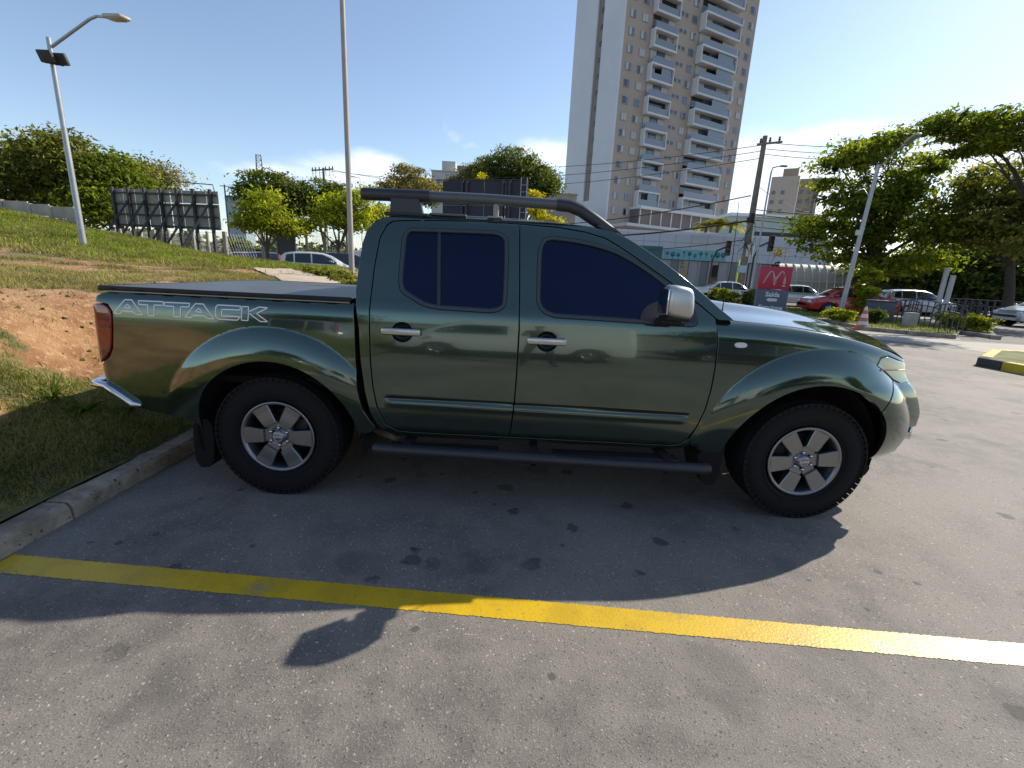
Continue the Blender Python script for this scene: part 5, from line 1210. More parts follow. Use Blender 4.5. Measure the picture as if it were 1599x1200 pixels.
# face directions: the beige front runs right and away, the white flank left and away
az = math.atan2(raydir(2180, 540).x, raydir(2180, 540).y); fd = Vector((math.sin(az), math.cos(az))); sd = Vector((-fd.y, fd.x))
def hit(px, py, o, d):
    r = ray2(px, py); m_ = r.x*(-d.y)+r.y*d.x; v = o-C0; t = (v.x*(-d.y)+v.y*d.x)/m_; p = C0+r*t; return (p-o).dot(d)
TW = 32.6; TD = 14.8; FH = 2.66; NF = 24; ZB = 12.0
def tower():
    rz = math.atan2(fd.y, fd.x); t = empty('apartment_tower', (K.x, K.y, 0), rz, 'tall beige and white apartment tower with stacked balconies rising out of the picture', 'apartment building')
    H = ZB+NF*FH
    b = MB(); b.box((TW/2, TD/2, H/2), (TW-.02, TD-.02, H)); b.build('wall', beige_wall, t)
    b = MB(); b.box((TW/2, TD/2, H+.4), (TW+.2, TD+.2, .8)); b.build('roof', white_wall, t)
    # white flank in two slabs with the recessed brown strip between them
    grey = mat('flank_white', (.60, .62, .66), rough=.85, vary=(.12, .05))
    for y0, y1 in ((-.05, 5.68), (7.65, TD+.05)):
        b = MB(); b.box((-.13, (y0+y1)/2, H/2), (.42, y1-y0, H)); b.build('white_slab', grey, t)
    brown = mat('strip_brown', (.24, .19, .16), rough=.9); b = MB(); b.box((-.0, 6.66, H/2), (.12, 1.94, H-.1)); b.build('recess', brown, t)
    b = MB(); b.box((-.12, 6.66, 7.8), (.38, 1.95, 15.6)); b.build('recess_base', grey, t)
    wm = mat('window_alu', (.30, .31, .33), rough=.4, metal=.3); gl_ = carglass; gb = mat('pane_blue', (.10, .13, .16), rough=.08, spec=.8, coat=.4); blind = mat('blind_white', (.45, .45, .45), rough=.6)
    rr = random.Random(4)
    wme = MB(); wme.box((0, -.03, 0), (1.25, .08, 1.25)); wme = wme.mesh('window', wm)
    def pane(kind_):
        b = MB(); b.box((-.29, -.08, 0), (.54, .03, 1.1), mi=0); b.box((.29, -.09, 0), (.54, .03, 1.1), mi=1); return b.mesh('pane', kind_)
    pms = [pane([gb, gb]), pane([blind, gb]), pane([gl_, blind]), pane([gl_, gb]), pane([blind, blind])]
    sme = MB(); sme.box((0, -.03, 0), (.62, .08, .62)); sme = sme.mesh('small_window', wm); spm = MB(); spm.box((0, -.08, 0), (.50, .03, .50)); spm = spm.mesh('pane', gl_)
    slw = MB(); slw.box((0, 0, 0), (.12, .7, .7)); slw = slw.mesh('stair_window', gl_)
    def wave(lo): return ZB+lo*FH+1.45
    bal_glass = mat('balcony_glass', (.18, .20, .23), rough=.12, spec=.7, coat=.3); slab_m = mat('balcony_soffit', (.30, .25, .22), rough=.9)
    for f in range(NF):
        z = wave(f)
        for x in (1.65, 4.35, 16.0, 28.5, 31.1):
            w = link_mesh('window', wme, t, (x, -.02, z)); link_mesh('pane', pms[rr.randrange(5)], w)
        for x in (12.95, 14.0): w = link_mesh('small_window', sme, t, (x, -.02, z+.2)); link_mesh('pane', spm, w)
        link_mesh('stair_window', slw, t, (-.10, 6.4, z))
        # balconies: A and B
        if f == 0: continue
        for (x0, x1, odd, dp) in ((6.1, 11.3, 0, 1.0), (17.5, 26.9, 0, 1.3)):
            xa, xb = x0, x1; w = xb-xa; zf = ZB+f*FH; framed = (f+odd) % 2 == 1
            b = MB(); b.box(((xa+xb)/2, -dp/2, zf+.08), (w, dp, .16)); s = b.build('balcony_slab', white_wall if framed else slab_m, t)
            b = MB(); b.box(((xa+xb)/2, .0, zf+1.5), (w-.2, .10, FH-.35)); b.build('balcony_door', gl_, s)
            for k in range(3): b = MB(); b.box((xa+w*(k+.5)/3, -.07, zf+1.4), (w/3-.25, .05, 2.1)); b.build('door_leaf', pms[0].materials[0] if k % 2 else blind, s) if rr.random() < .7 else None
            b = MB(); b.box(((xa+xb)/2, -dp+.03, zf+.68), (w-.1, .03, 1.0)); b.build('balustrade', bal_glass, s)
            b = MB(); b.box(((xa+xb)/2, -dp+.03, zf+1.21), (w-.08, .06, .06)); b.build('handrail', wm, s)
            if rr.random() < .3: b = MB(); b.box(((xa+xb)/2+w*.2, -dp+.05, zf+1.9), (w*.45, .03, 1.6)); b.build('balcony_glazing', bal_glass, s)
            if framed:
                e = .17
                for cx, cz, ww, hh in ((xa-e/2, zf+FH/2-.02, e, FH+.30), (xb+e/2, zf+FH/2-.02, e, FH+.30), ((xa+xb)/2, zf+FH-.02, w, .30), ((xa+xb)/2, zf+.02, w, .34)):
                    b = MB(); b.box((cx, -dp/2-.12, cz), (ww, dp+.15, hh)); b.build('balcony_frame', white_wall, s)
    # podium: white decks and big grey openings
    z = ZB
    pod = MB(); pod.box((16.5, -1.6, 14.2), (22.5, 3.2, .45)); pod.build('podium_deck', white_wall, t)
    b = MB(); b.box((16.5, -1.2, 12.45), (22, 2.4, 3.2)); b.build('podium_wall', mat('podium_brown', (.17, .14, .13), rough=.8), t)
    for i in range(9): b = MB(); b.box((5.8+2.68*i, -2.5, 12.4), (.16, .2, 3.2)); b.build('mullion', white_wall, t)
    b = MB(); b.box((15.5, -3, 10.55), (31, 6, .5)); b.build('podium_ledge', white_wall, t)
    return t
tower()
# second, distant tower
q = at(1238, 340, 190); zt = at(1238, 275, 190).z
t2 = empty('apartment_block', (q.x, q.y, 0), R_(-30), 'small distant pink beige apartment block right of the utility pole', 'apartment building')
b = MB(); b.box((-4.2, 4.5, zt/2), (8.4, 9, zt)); b.build('wall', mat('pink_render', (.50, .42, .36), rough=.9), t2); b = MB(); b.box((3.1, 4.7, zt/2-.5), (6.0, 8.6, zt-1)); b.build('side_wing', mat('tan_render', (.36, .28, .20), rough=.9), t2)
b = MB(); b.box((-3.0, 4.5, zt+1.4), (4.6, 5, 2.8)); b.build('roof_tank', mat('tan_render', (.36, .28, .2)), t2)
wme = MB(); wme.box((0, 0, 0), (1.1, .1, 1.2)); wme = wme.mesh('window', carglass)
for f in range(int(zt/3)-1):
    for x in (-7.2, -4.4, 1.2, 3.4, 5.2): link_mesh('window', wme, t2, (x, -.04 if x < 0 else .36, 2+f*3.0))

# ================================================================ shopping building across the street
Yb = 46.0
def xat(px, py, y):
    d = raydir(px, py); return CPOS.x+d.x/d.y*(y-CPOS.y)
def zat(px, py, y):
    d = raydir(px, py); return CPOS.z+d.z/d.y*(y-CPOS.y)
xl = xat(955, 370, Yb); xr = xat(1300, 390, Yb); z_top = zat(1100, 368, Yb); z_f = zat(1100, 408, Yb)
shop = empty('shop_building', (0, 0, 0), 0, 'long white shop building with teal banner and grey shutters across the street', 'shop')
clad = mat('cladding_white', (.50, .52, .58), rough=.6, vary=(.3, .05))
n = 14
for i in range(n):
    for k in range(3):
        h = (z_top-z_f)/3; b = MB(); b.box((xl+(xr-xl)*(i+.5)/n, Yb-.1, z_f+h*(k+.5)), ((xr-xl)/n-.03, .3, h-.025)); b.build('fascia_panel', clad, shop)
b = MB(); b.box(((xl+xr)/2, Yb+7, z_top/2), (xr-xl, 13.6, z_top-.06)); b.build('wall', mat('shop_grey', (.28, .28, .30), rough=.8), shop)
b = MB(); b.box(((xl+xr)/2, Yb+7, z_top+.1), (xr-xl+.4, 14.4, .22)); b.build('roof', white_wall, shop)
for px0, px1 in ((1180, 1222), (1225, 1268)):
    b = MB(); xa, xb = xat(px0, 370, Yb+.5), xat(px1, 370, Yb+.5); b.box(((xa+xb)/2, Yb+.8, z_top+.45), (xb-xa, .3, .5)); b.build('parapet', steel_dark, shop)
# banner
xa, xb = xat(1038, 390, Yb-.3), xat(1134, 395, Yb-.3); za, zb_ = zat(1085, 407, Yb-.3), zat(1085, 391, Yb-.3)
b = MB(); b.box(((xa+xb)/2, Yb-.32, (za+zb_)/2), (xb-xa, .08, zb_-za)); bn = b.build('banner', mat('banner_teal', (.18, .42, .50), rough=.5), shop)
rr = random.Random(9)
for i in range(11):   # small drawn palms and shapes on the banner
    x = xa+(xb-xa)*(i+.5)/11; z = za+(zb_-za)*(.35+.3*rr.random()); b = MB(); s = .12+.16*rr.random()
    b.box((x, Yb-.375, z-.2), (.05, .01, .4)); b.lathe([(.0001, -.004), (s, -.004), (s*.6, .004)], (x, Yb-.378, z+.12), 'Y', 7); b.build('banner_mark', mat('banner_dark', (.05, .20, .24), rough=.5), bn)
xa2, xb2 = xat(975, 385, Yb-.3), xat(1034, 395, Yb-.3)
b = MB(); b.box(((xa2+xb2)/2, Yb-.3, (za+zb_)/2+.1), (xb2-xa2, .08, zb_-za+.2)); b.build('sign_board', mat('sign_green', (.03, .13, .13), rough=.5), shop)
# shutters and glazing below the fascia
for i in range(22):
    x0 = xl+(xr-xl)*i/22; w = (xr-xl)/22; zt_ = z_f-.05; m_ = [mat('shutter_grey', (.20, .21, .23), rough=.5, metal=.3), carglass, mat('shop_pale', (.36, .36, .37), rough=.7)][(i*7) % 3]
    b = MB(); b.box((x0+w/2, Yb-.05, zt_/2), (w-.12, .16, zt_)); s = b.build('shopfront', m_, shop)
    if i % 3 == 0:
        for k in range(8): b = MB(); b.box((x0+w/2, Yb-.15, .25+k*zt_/8.4), (w-.16, .05, .05)); b.build('shutter_slat', m_, s)
    b = MB(); b.box((x0, Yb-.1, zt_/2), (.12, .3, zt_)); b.build('pilaster', mat('shop_pale', (.36, .36, .37)), shop)
# upper terrace set back, with green glass
b = MB(); xa, xb = xat(1130, 350, 58), xat(1275, 350, 58); zz0, zz1 = z_top-1, zat(1200, 343, 58); b.box(((xa+xb)/2, 58, (zz0+zz1)/2), (xb-xa, 3, zz1-zz0)); b.build('upper_storey', mat('terrace_glass', (.34, .42, .38), rough=.5), shop)
b = MB(); b.box(((xa+xb)/2, 57.8, zz1+.15), (xb-xa+.5, 4, .35)); b.build('upper_roof', white_wall, shop)
# palms on the terrace
palm_leaf = LF['olive'][0]
def palm(px, py, dist, s, label):
    q = at(px, py, dist); o = empty('palm', (q.x, q.y, z_top), 0, label, 'palm', 'palms on the roof terrace'); hh = q.z-z_top
    b = MB(); b.tube([(0, 0, 0), (.05, 0, max(.3, hh))], [.14, .10], 8); b.build('trunk', bark_pale, o)
    r = random.Random(int(px)); V = []; F = []
    for k in range(16):
        a = k*2.4; el = r.uniform(.2, 1.1); L = s*r.uniform(.8, 1.1); pr = []
        for j in range(7):
            t = j/6; rr_ = L*t*math.cos(el*(1-t*.3)); zz = hh+L*(t*math.sin(el)-.75*t*t); pr.append(Vector((rr_*math.cos(a), rr_*math.sin(a), zz)))
        for j in range(6):
            p0, p1 = pr[j], pr[j+1]; d = (p1-p0).normalized(); sd_ = d.cross(Vector((0, 0, 1))).normalized()
            for sg in (-1, 1):
                for m2 in range(3):
                    q0 = p0.lerp(p1, m2/3); tip = q0+sd_*sg*s*.22+d*s*.12-Vector((0, 0, s*.08)); k0_ = len(V); V += [tuple(q0), tuple(q0+d*s*.05), tuple(tip)]; F.append((k0_, k0_+1, k0_+2))
    b = MB(); b.add(V, F); b.build('fronds', LF['olive'][2], o); return o
for px, py, s, lab in ((1103, 352, 1.5, 'leftmost short palm on the roof terrace'), (1122, 349, 1.9, 'taller palm in the middle of the roof terrace group'), (1142, 350, 1.7, 'rightmost palm on the roof terrace beside the utility pole')): palm(px, py, 50, s, lab)

# ================================================================ street
ROADM = mat('road_asphalt', (.105, .100, .092), rough=.85, vary=(.4, .12), bump=(60, .3, .004))
sheet('road', [(-2, 27.5), (90, 27.5), (90, 40), (-2, 40)], .004, ROADM)
grassM = NB('verge_grass', .95); grassM.color(grassM.mix(grassM.rng(grassM.noise(2, 6, .65), .35, .65), (.075, .10, .025), (.20, .19, .07)))
def slab_island(name, pts, h, kw=.15, inner=None, kerbm=None, label=None, kl=1.0):
    """raised island: kerb pieces round a filled top"""
    o = empty(name, (0, 0, 0)); o['kind'] = 'structure'; n = len(pts); P = [Vector(p) for p in pts]; c = sum(P, Vector((0, 0)))/n
    b = MB(); ins = inset(pts, kw*.98); b.add([(x, y, h-.01) for x, y in ins], [tuple(range(n))]); b.build('island_top', inner or grassM.m, o)
    for i in range(n):
        a, d = P[i], P[(i+1) % n]; L = (d-a).length; k = max(1, round(L/kl)); u = (d-a)/L; s = Vector((-u.y, u.x))
        if s.dot(c-a) < 0: s = -s
        for j in range(k):
            m_ = a+u*(L*(j+.5)/k)+s*kw/2; b = MB(); b.bbox((0, 0, h/2-.01), (L/k-.012, kw, h+.02), .015); 
            b.build('kerb_stone', (kerbm(i, j) if kerbm else MATS['kerb_stone']), o, (m_.x, m_.y, .0), math.atan2(u.y, u.x))
    return o
def g2(px, py): p = gp(px, py); return (p.x, p.y)
# verge between car park and street
i1 = [g2(1150, 502), g2(1290, 503), g2(1345, 516), g2(1492, 530), g2(1498, 522), g2(1425, 505), g2(1380, 497), g2(1340, 489), g2(1150, 481)]
slab_island('verge', i1, .13)
i2 = [g2(1462, 517), g2(1556, 531), g2(1548, 522), g2(1470, 509)]
slab_island('planting_island', i2, .13)
lightc = mat('pale_pavement', (.36, .33, .28), rough=.85, vary=(.8, .12), bump=(25, .4, .006))
sheet('pavement', [g2(1300, 514), g2(1400, 524), g2(1500, 534), g2(1700, 545), g2(1700, 575), g2(1620, 563), g2(1500, 545), g2(1350, 528)], .004, lightc)
sheet('street', [g2(1500, 531), g2(1700, 545), g2(1800, 520), g2(1700, 500), g2(1500, 505)], .005, ROADM)
yk = mat('kerb_yellow', (.55, .40, .02), rough=.7, vary=(4, .2), bump=(20, .4, .006)); dk = mat('kerb_dark', (.06, .055, .05), rough=.9, vary=(5, .3))
i3 = [g2(1523, 571), g2(1700, 605), g2(1760, 570), g2(1545, 556)]
slab_island('yellow_kerb_island', i3, .17, .18, kl=.4, kerbm=lambda i, j: dk if (i == 0 and j == 0) or (i == 3 and j == 5) else yk)

# cars in the street
def car_r(nm, lab, kind, color, px, pyb, rz, **k):
    g = gp(px, pyb); return car(nm, lab, kind, color, (g.x, g.y, 0), rz, group='cars in the street', **k)
car_r('street_car', 'white saloon partly behind the utility pole base', 'sedan', (.62, .63, .62), 1130, 474, R_(-8), metal=.1)
car_r('street_car', 'silver saloon between the black and red sign and the red car', 'sedan', (.40, .42, .45), 1237, 478, R_(-6), metal=.5)
car_r('street_car', 'red saloon facing right behind the leaning lamp pole', 'sedan', (.42, .012, .02), 1318, 493, R_(172), metal=.15)
car_r('street_car', 'silver estate with dark windows right of the tree trunk', 'hatch', (.46, .48, .52), 1422, 492, R_(-12), metal=.5, scale=.98)
car_r('street_car', 'pale car cut by the right edge of the picture', 'sedan', (.50, .52, .55), 1640, 513, R_(175), metal=.4)
car_r('street_truck', 'small white pickup parked by the shop left of the utility pole', 'van', (.60, .60, .58), 1083, 455, R_(0), metal=.1, cat='van', blind=True)
car_r('street_truck', 'grey lorry standing in the shade under the far right trees', 'van', (.22, .23, .23), 1545, 476, R_(8), metal=.2, cat='lorry', scale=1.5, blind=True)

# ================================================================ utility poles, lamp poles, wires
g = gp(1152, 473); D = math.hypot(g.x-CPOS.x, g.y-CPOS.y); zt = at(1191, 213, D).z
up = empty('utility_pole', g, R_(-35), 'tall brown concrete utility pole with tangled cables in front of the shop', 'utility pole')
b = MB(); b.tube([(0, 0, -.2), (0, 0, zt)], [.27, .15], 12, smooth=True); b.build('pole', polec, up)
b = MB(); b.box((.35, -.12, zt-.5), (1.5, .1, .12)); b.build('crossarm', polec, up)
for x in (-.2, .35, .9): b = MB(); b.lathe([(.03, 0), (.1, .06), (.05, .14), (.08, .2), (.02, .3)], (x, -.12, zt-.43), 'Z', 8); b.build('insulator', steel_dark, up)
b = MB(); b.box((0, 0, zt*.515), (.50, .5, .35)); b.bbox((.1, -.3, zt*.53), (.3, .3, .55), .05); b.build('cable_box', cable, up)
b = MB(); b.box((.26, -.2, zt*.33), (.45, .12, .8)); b.build('meter_box', mat('box_white', (.55, .55, .52), rough=.6), up)
b = MB(); b.box((-.05, -.28, zt*.215), (.55, .02, .5)); b.build('poster', mat('poster_blue', (.35, .50, .58), rough=.6), up)
b = MB(); b.box((-.33, -.1, zt*.20), (.03, .5, 1.6)); b.build('hanging_sign', mat('sign_lime', (.48, .66, .05), rough=.6), up)
UP = Vector((g.x, g.y, 0)); upz = zt
b = MB(); rr = random.Random(2)
for k in range(7): b.tube([(.25*math.cos(k), -.25*abs(math.sin(k*2)), zt*(.50-.02*k)), (.5*math.cos(k*2), -.4, zt*(.42-.02*k)), (.2, -.25, zt*(.30+.02*k))], .018, 4)
b.build('drop_cable', cable, up)['kind'] = 'stuff'
q = at(1272, 300, 58); g = Vector((q.x, q.y, 0)); zt = at(1283, 296, 58).z
up2 = empty('utility_pole', g, 0, 'second utility pole with green lamp bracket left of the big tree', 'utility pole'); b = MB(); b.tube([(0, 0, 0), (0, 0, zt)], [.25, .15], 10); b.build('pole', polec, up2); b = MB(); b.tube([(0, 0, zt-.3), (1.2, -.4, zt+.1)], .04, 6); b.bbox((1.5, -.5, zt+.12), (.7, .25, .12), .04); b.build('lamp_arm', galv, up2); UP2 = g; upz2 = zt
g = gp(1157, 476); D = math.hypot(g.x-CPOS.x, g.y-CPOS.y); zt = at(1187, 262, D).z
sl = empty('street_lamp', g, 0, 'slender street lamp close to the right of the utility pole', 'street lamp'); b = MB(); b.tube([(0.5, 0, -.1), (.5, 0, zt-.3), (.55, 0, zt), (1.0, -.1, zt+.12)], [.07, .05, .04, .03], 8); b.build('pole', galv, sl); b = MB(); b.bbox((1.15, -.12, zt+.1), (.42, .2, .1), .03); b.build('lamp_head', galv, sl)

# leaning lamp pole in front of the tree
g = gp(1309, 499); D = math.hypot(g.x-CPOS.x, g.y-CPOS.y); zt = at(1372, 258, D).z
tp_ = at(1372, 258, D)-g; el_ = at(1418, 222, D-1.5)-g
lp = empty('street_lamp', g, 0, 'grey street lamp pole slanting in front of the big roadside tree', 'street lamp')
b = MB(); b.tube([(0, 0, -.2), (tp_.x, tp_.y, tp_.z)], [.11, .075], 12); b.build('pole', galv, lp)
b = MB(); b.tube([(tp_.x, tp_.y, tp_.z-.15), el_*.6+tp_*.4, el_], .03, 8); b.build('arm', galv, lp)
b = MB(); dd_ = (el_-tp_).normalized(); M = Matrix.Translation(el_+dd_*.25) @ dd_.to_track_quat('X', 'Z').to_matrix().to_4x4(); b.bbox((0, 0, 0), (.6, .24, .09), .03, M=M); b.build('lamp_head', galv, lp)
b = MB(); k_ = tp_*.58; b.box((k_.x-.12, k_.y-.05, k_.z), (.28, .06, .22)); b.build('label_plate', mat('box_white', (.55, .55, .52)), lp)
b = MB(); k_ = tp_*.80; b.tube([k_+Vector((-.7, 0, .2)), k_+Vector((-.35, 0, .35)), k_, k_+Vector((0, 0, -.1))], .02, 5); b.build('bracket', galv, lp)

def wire(p0, p1, sag, label, r=.022, n=18):
    p0, p1 = Vector(p0), Vector(p1); b = MB(); b.tube([p0.lerp(p1, i/n)-Vector((0, 0, sag*4*(i/n)*(1-i/n))) for i in range(n+1)], r, 4, cap=False)
    return tag(b.build('overhead_wire', cable), label, 'wire', 'overhead wires')
Lp = [at(511, 263, 62)]
WL = [((760, 262), 95, 11.6, 'topmost overhead wire crossing in front of the tower'), ((760, 277), 95, 11.2, 'second overhead wire crossing in front of the tower'), ((760, 292), 95, 10.7, 'third overhead wire crossing the tower')]
for (pxy, d, z, lab) in WL: wire(at(pxy[0], pxy[1], 60), (UP.x, UP.y, z*upz/12.2), .5, lab)
wire(at(800, 352, 60), (UP.x-.3, UP.y, upz*.66), .6, 'thick black cable rising to the utility pole across the tower foot', .04)
wire(at(820, 368, 45), (UP.x, UP.y, upz*.515), .5, 'thick dark cable bundle reaching the middle of the utility pole', .06)
wire(at(820, 385, 45), (UP.x, UP.y, upz*.40), .6, 'lower thin cable from the left to the utility pole', .03)
for i, (z, pxy, lab) in enumerate(((.965, (1640, 196), 'upper of the three wires right of the utility pole'), (.93, (1640, 208), 'middle of the three wires right of the utility pole'), (.90, (1640, 222), 'lower of the three wires right of the utility pole'))): wire((UP.x, UP.y, upz*z), at(pxy[0], pxy[1], 55), .8, lab)
for i, (z, py, lab) in enumerate(((.58, 330, 'highest of the low cables towards the right edge'), (.55, 342, 'second of the low cables towards the right edge'), (.52, 350, 'third of the low cables towards the right edge'), (.48, 362, 'lowest of the low cables towards the right edge'))): wire((UP.x, UP.y, upz*z), at(1660, py, 50), .5, lab, .035)
wire((UP.x, UP.y, upz*.72), (UP2.x, UP2.y, upz2*.80), .3, 'short wire between the two utility poles')
wire(at(500, 265, 62), at(860, 276, 62), .8, 'wire running right from the crossarm power pole'); wire(at(520, 266, 62), at(860, 286, 62), .9, 'second wire running right from the crossarm power pole')

# traffic lights
def signal(px, py, dist, label, big=False):
    q = at(px, py, dist); o = empty('traffic_light', (q.x, q.y, 0), R_(-15), label, 'traffic light', 'traffic lights at the crossing'); h = q.z
    b = MB(); b.tube([(-.9, 0, 0), (-.9, 0, h-.9), (-.7, 0, h-.2), (-.1, 0, h+.1)], .06, 8); b.build('pole', steel_dark, o)
    b = MB(); b.bbox((0, 0, h), (.34, .24, 1.0), .04); hd = b.build('signal_head', steel_dark, o)
    for k, c in enumerate(((.10, .01, .01), (.10, .07, .01), (.01, .08, .03))):
        b = MB(); b.lathe([(.0001, -.13), (.10, -.13), (.11, -.12)], (0, 0, h+.31-.31*k), 'Y', 12); b.build('lens', mat('signal_lens%d' % k, c, rough=.3), hd); b = MB(); b.lathe([(.13, -.12), (.13, -.30)], (0, 0, h+.31-.31*k), 'Y', 12, a0=0, a1=math.pi); b.build('visor', steel_dark, hd)
signal(1137, 388, 36, 'black traffic light left of the utility pole'); signal(1204, 381, 36, 'black traffic light above the red and grey sign')
# glazed arched shelter
xa, xb = xat(1222, 430, 38), xat(1345, 430, 38); ztp = zat(1290, 414, 38)
sh = empty('arched_shelter', (xa, 38, 0), 0, 'beige translucent arched shelter with white ribs behind the silver and red cars', 'shelter'); W_ = xb-xa
film = mat('shelter_film', (.50, .43, .32), rough=.5, vary=(.8, .15)); rib = mat('rib_white', (.6, .56, .5), rough=.6)
n = 10
for i in range(n):
    x0, x1 = W_*i/n, W_*(i+1)/n; b = MB(); vs = []; m_ = 9
    for k in range(m_):
        a = math.pi/2*k/(m_-1); 
        for x in (x0+.03, x1-.03): vs.append((x, -1.2*math.cos(a)+1.2, .5+(ztp-.5)*math.sin(a)))
    b.add(vs, [(2*k, 2*k+1, 2*k+3, 2*k+2) for k in range(m_-1)], 0, True); b.build('film_panel', film, sh)
    b = MB(); b.tube([(x0, -1.24*math.cos(math.pi/2*k/8)+1.2, .5+(ztp-.48)*math.sin(math.pi/2*k/8)) for k in range(9)], .05, 5); b.build('rib', rib, sh)
b = MB(); b.box((W_/2, .05, .3), (W_, .15, .6)); b.build('low_wall', rib, sh)
b = MB(); b.tube([(0, -.08, ztp*.55), (W_, -.08, ztp*.55)], .04, 5); b.build('rail', rib, sh)

# ================================================================ sign with arches
g = gp(1196, 508); q = Vector((g.x, g.y)); Dm = (q-C0).length; sz = at(1203, 416, Dm).z; sw = 50/CF*Dm*.76
sg = empty('drive_sign', g, R_(-14), 'red over grey pylon sign with white arches reading Saida and Estacione', 'sign')
redm = mat('sign_red', (.42, .018, .045), rough=.4); slate = mat('sign_slate', (.085, .095, .125), rough=.5); wht = mat('sign_white', (.62, .63, .66), rough=.5); arch_m = mat('arch_faded', (.50, .30, .32), rough=.5)
zs = at(1200, 452, Dm).z
b = MB(); b.bbox((0, 0, (zs+sz)/2), (sw, .22, sz-zs-.01), .01); b.build('red_panel', redm, sg)
b = MB(); b.bbox((0, 0, zs/2), (sw, .22, zs-.01), .01); b.build('grey_panel', slate, sg)
def text(body, size, loc, m, parent, name='lettering', bold=.0):
    cu = bpy.data.curves.new(name, 'FONT'); cu.body = body; cu.size = size; cu.align_x = 'CENTER'; cu.align_y = 'CENTER'; cu.extrude = .004; cu.offset = bold; cu.resolution_u = 3
    tmp = bpy.data.objects.new(name, cu); me = bpy.data.meshes.new_from_object(tmp); bpy.data.objects.remove(tmp); me.materials.clear(); me.materials.append(m)
    o = link_mesh(name, me, parent, loc, (math.pi/2, 0, 0)); return o
h_ = zs
text('Saída', .22, (0, -.118, at(1200, 460, Dm).z), wht, sg, bold=.006)
text('Estacione', .20, (0, -.118, at(1197, 480, Dm).z), wht, sg, bold=.006)
zc = at(1198, 468, Dm).z; b = MB(); b.add([(-.17, -.118, zc), (-.10, -.118, zc+.055), (.17, -.118, zc+.045), (.17, -.118, zc-.045), (-.10, -.118, zc-.055)], [(0, 1, 2, 3, 4)]); b.build('arrow', wht, sg)
zc = at(1197, 487, Dm).z; b = MB(); b.box((0, -.115, zc), (.34, .01, .07)); b.build('arrow', wht, sg)
# the arches: two tapering bands ending in drawn tips
zc = (zs+sz)/2-.02; S_h = (sz-zs)
def band(pts, ws, name='arch'):
    b = MB(); vs = []
    for i, (x, z) in enumerate(pts):
        a = Vector(pts[max(0, i-1)]); c = Vector(pts[min(len(pts)-1, i+1)]); d = (c-a).normalized(); s = Vector((-d.y, d.x))*ws[i]/2; vs += [(x+s.x, -.119, z+s.y), (x-s.x, -.119, z-s.y)]
    b.add(vs, [(2*i, 2*i+1, 2*i+3, 2*i+2) for i in range(len(pts)-1)]); return b.build(name, arch_m, sg)
u = sw/2
band([(-.72*u, zc-.22*S_h), (-.60*u, zc-.02*S_h), (-.46*u, zc+.18*S_h), (-.34*u, zc+.30*S_h), (-.25*u, zc+.32*S_h)], [.03, .045, .05, .045, .03])
band([(-.22*u, zc+.30*S_h), (-.10*u, zc+.10*S_h), (-.02*u, zc-.05*S_h), (.0*u, zc-.16*S_h)], [.03, .055, .07, .10])
band([(.02*u, zc-.05*S_h), (.14*u, zc+.10*S_h), (.26*u, zc+.26*S_h), (.36*u, zc+.33*S_h), (.46*u, zc+.28*S_h), (.50*u, zc+.18*S_h)], [.07, .055, .045, .04, .04, .03])
b = MB(); b.add([(.0*u-.05, -.119, zc-.16*S_h), (.05, -.119, zc-.16*S_h), (.0, -.119, zc-.34*S_h)], [(0, 1, 2)]); b.build('arch_tip', arch_m, sg)
b = MB(); b.add([(-.018, -.121, zc-.10*S_h), (.02, -.121, zc-.10*S_h), (.0, -.121, zc-.26*S_h)], [(0, 1, 2)]); b.build('pen_mark', steel_dark, sg)
xk = .60*u; b = MB(); b.add([(xk-.045, -.119, zc-.22*S_h), (xk+.045, -.119, zc-.22*S_h), (xk+.03, -.119, zc+.02*S_h), (xk, -.119, zc+.16*S_h), (xk-.03, -.119, zc+.02*S_h)], [(0, 1, 2, 3, 4)]); b.build('candle_mark', arch_m, sg)
b = MB(); b.box((xk, -.115, zc-.30*S_h), (.10, .01, .03)); b.build('candle_base', wht, sg)
b = MB(); b.tube([(-.05, 0, sz-.01), (-.05, 0, sz+.12), (.0, 0, sz+.14)], .025, 6); b.lathe([(.05, 0), (.06, .04), (.03, .08)], (.05, 0, sz+.09), 'Z', 10); b.build('top_fitting', steel_dark, sg)

# ================================================================ verge furniture
g = gp(1345, 515); cn = empty('traffic_cone', (g.x, g.y, 0), .2, 'orange and white striped traffic cone standing on the verge kerb', 'traffic cone')
Hc = at(1351, 479, math.hypot(g.x-CPOS.x, g.y-CPOS.y)).z; org = mat('cone_orange', (.62, .13, .05), rough=.5); cw = mat('cone_white', (.62, .62, .62), rough=.5)
b = MB(); b.bbox((0, 0, .02), (.5, .5, .05), .02); b.build('base', org, cn)
def rc(z): return .20*(1-z/Hc)+.035*(z/Hc)
zs_ = np.linspace(.04, Hc, 7)
for i in range(6): b = MB(); b.lathe([(rc(zs_[i]), zs_[i]), (rc(zs_[i+1]), zs_[i+1])], axis='Z', n=20); b.build('band', [org, cw][i % 2], cn)
g = gp(1333, 494); b = MB(); b.box((0, 0, .65), (.12, .10, 1.3)); o = b.build('marker_post', mat('cone_orange', (.62, .13, .05)), None, (g.x, g.y, .1)); o.rotation_euler = (0, R_(8), 0); tag(o, 'orange marker post left of the big tree trunk', 'post')
g = gp(1368, 507); b = MB(); b.bbox((0, 0, .42), (.85, .55, .84), .04); o = b.build('bin', mat('bin_slate', (.06, .075, .10), rough=.6), None, (g.x, g.y, .1)); tag(o, 'dark blue grey bin right of the tree trunk', 'bin')
b = MB(); b.bbox((0, 0, .86), (.9, .6, .06), .02); b.build('lid', MATS['bin_slate'], o)
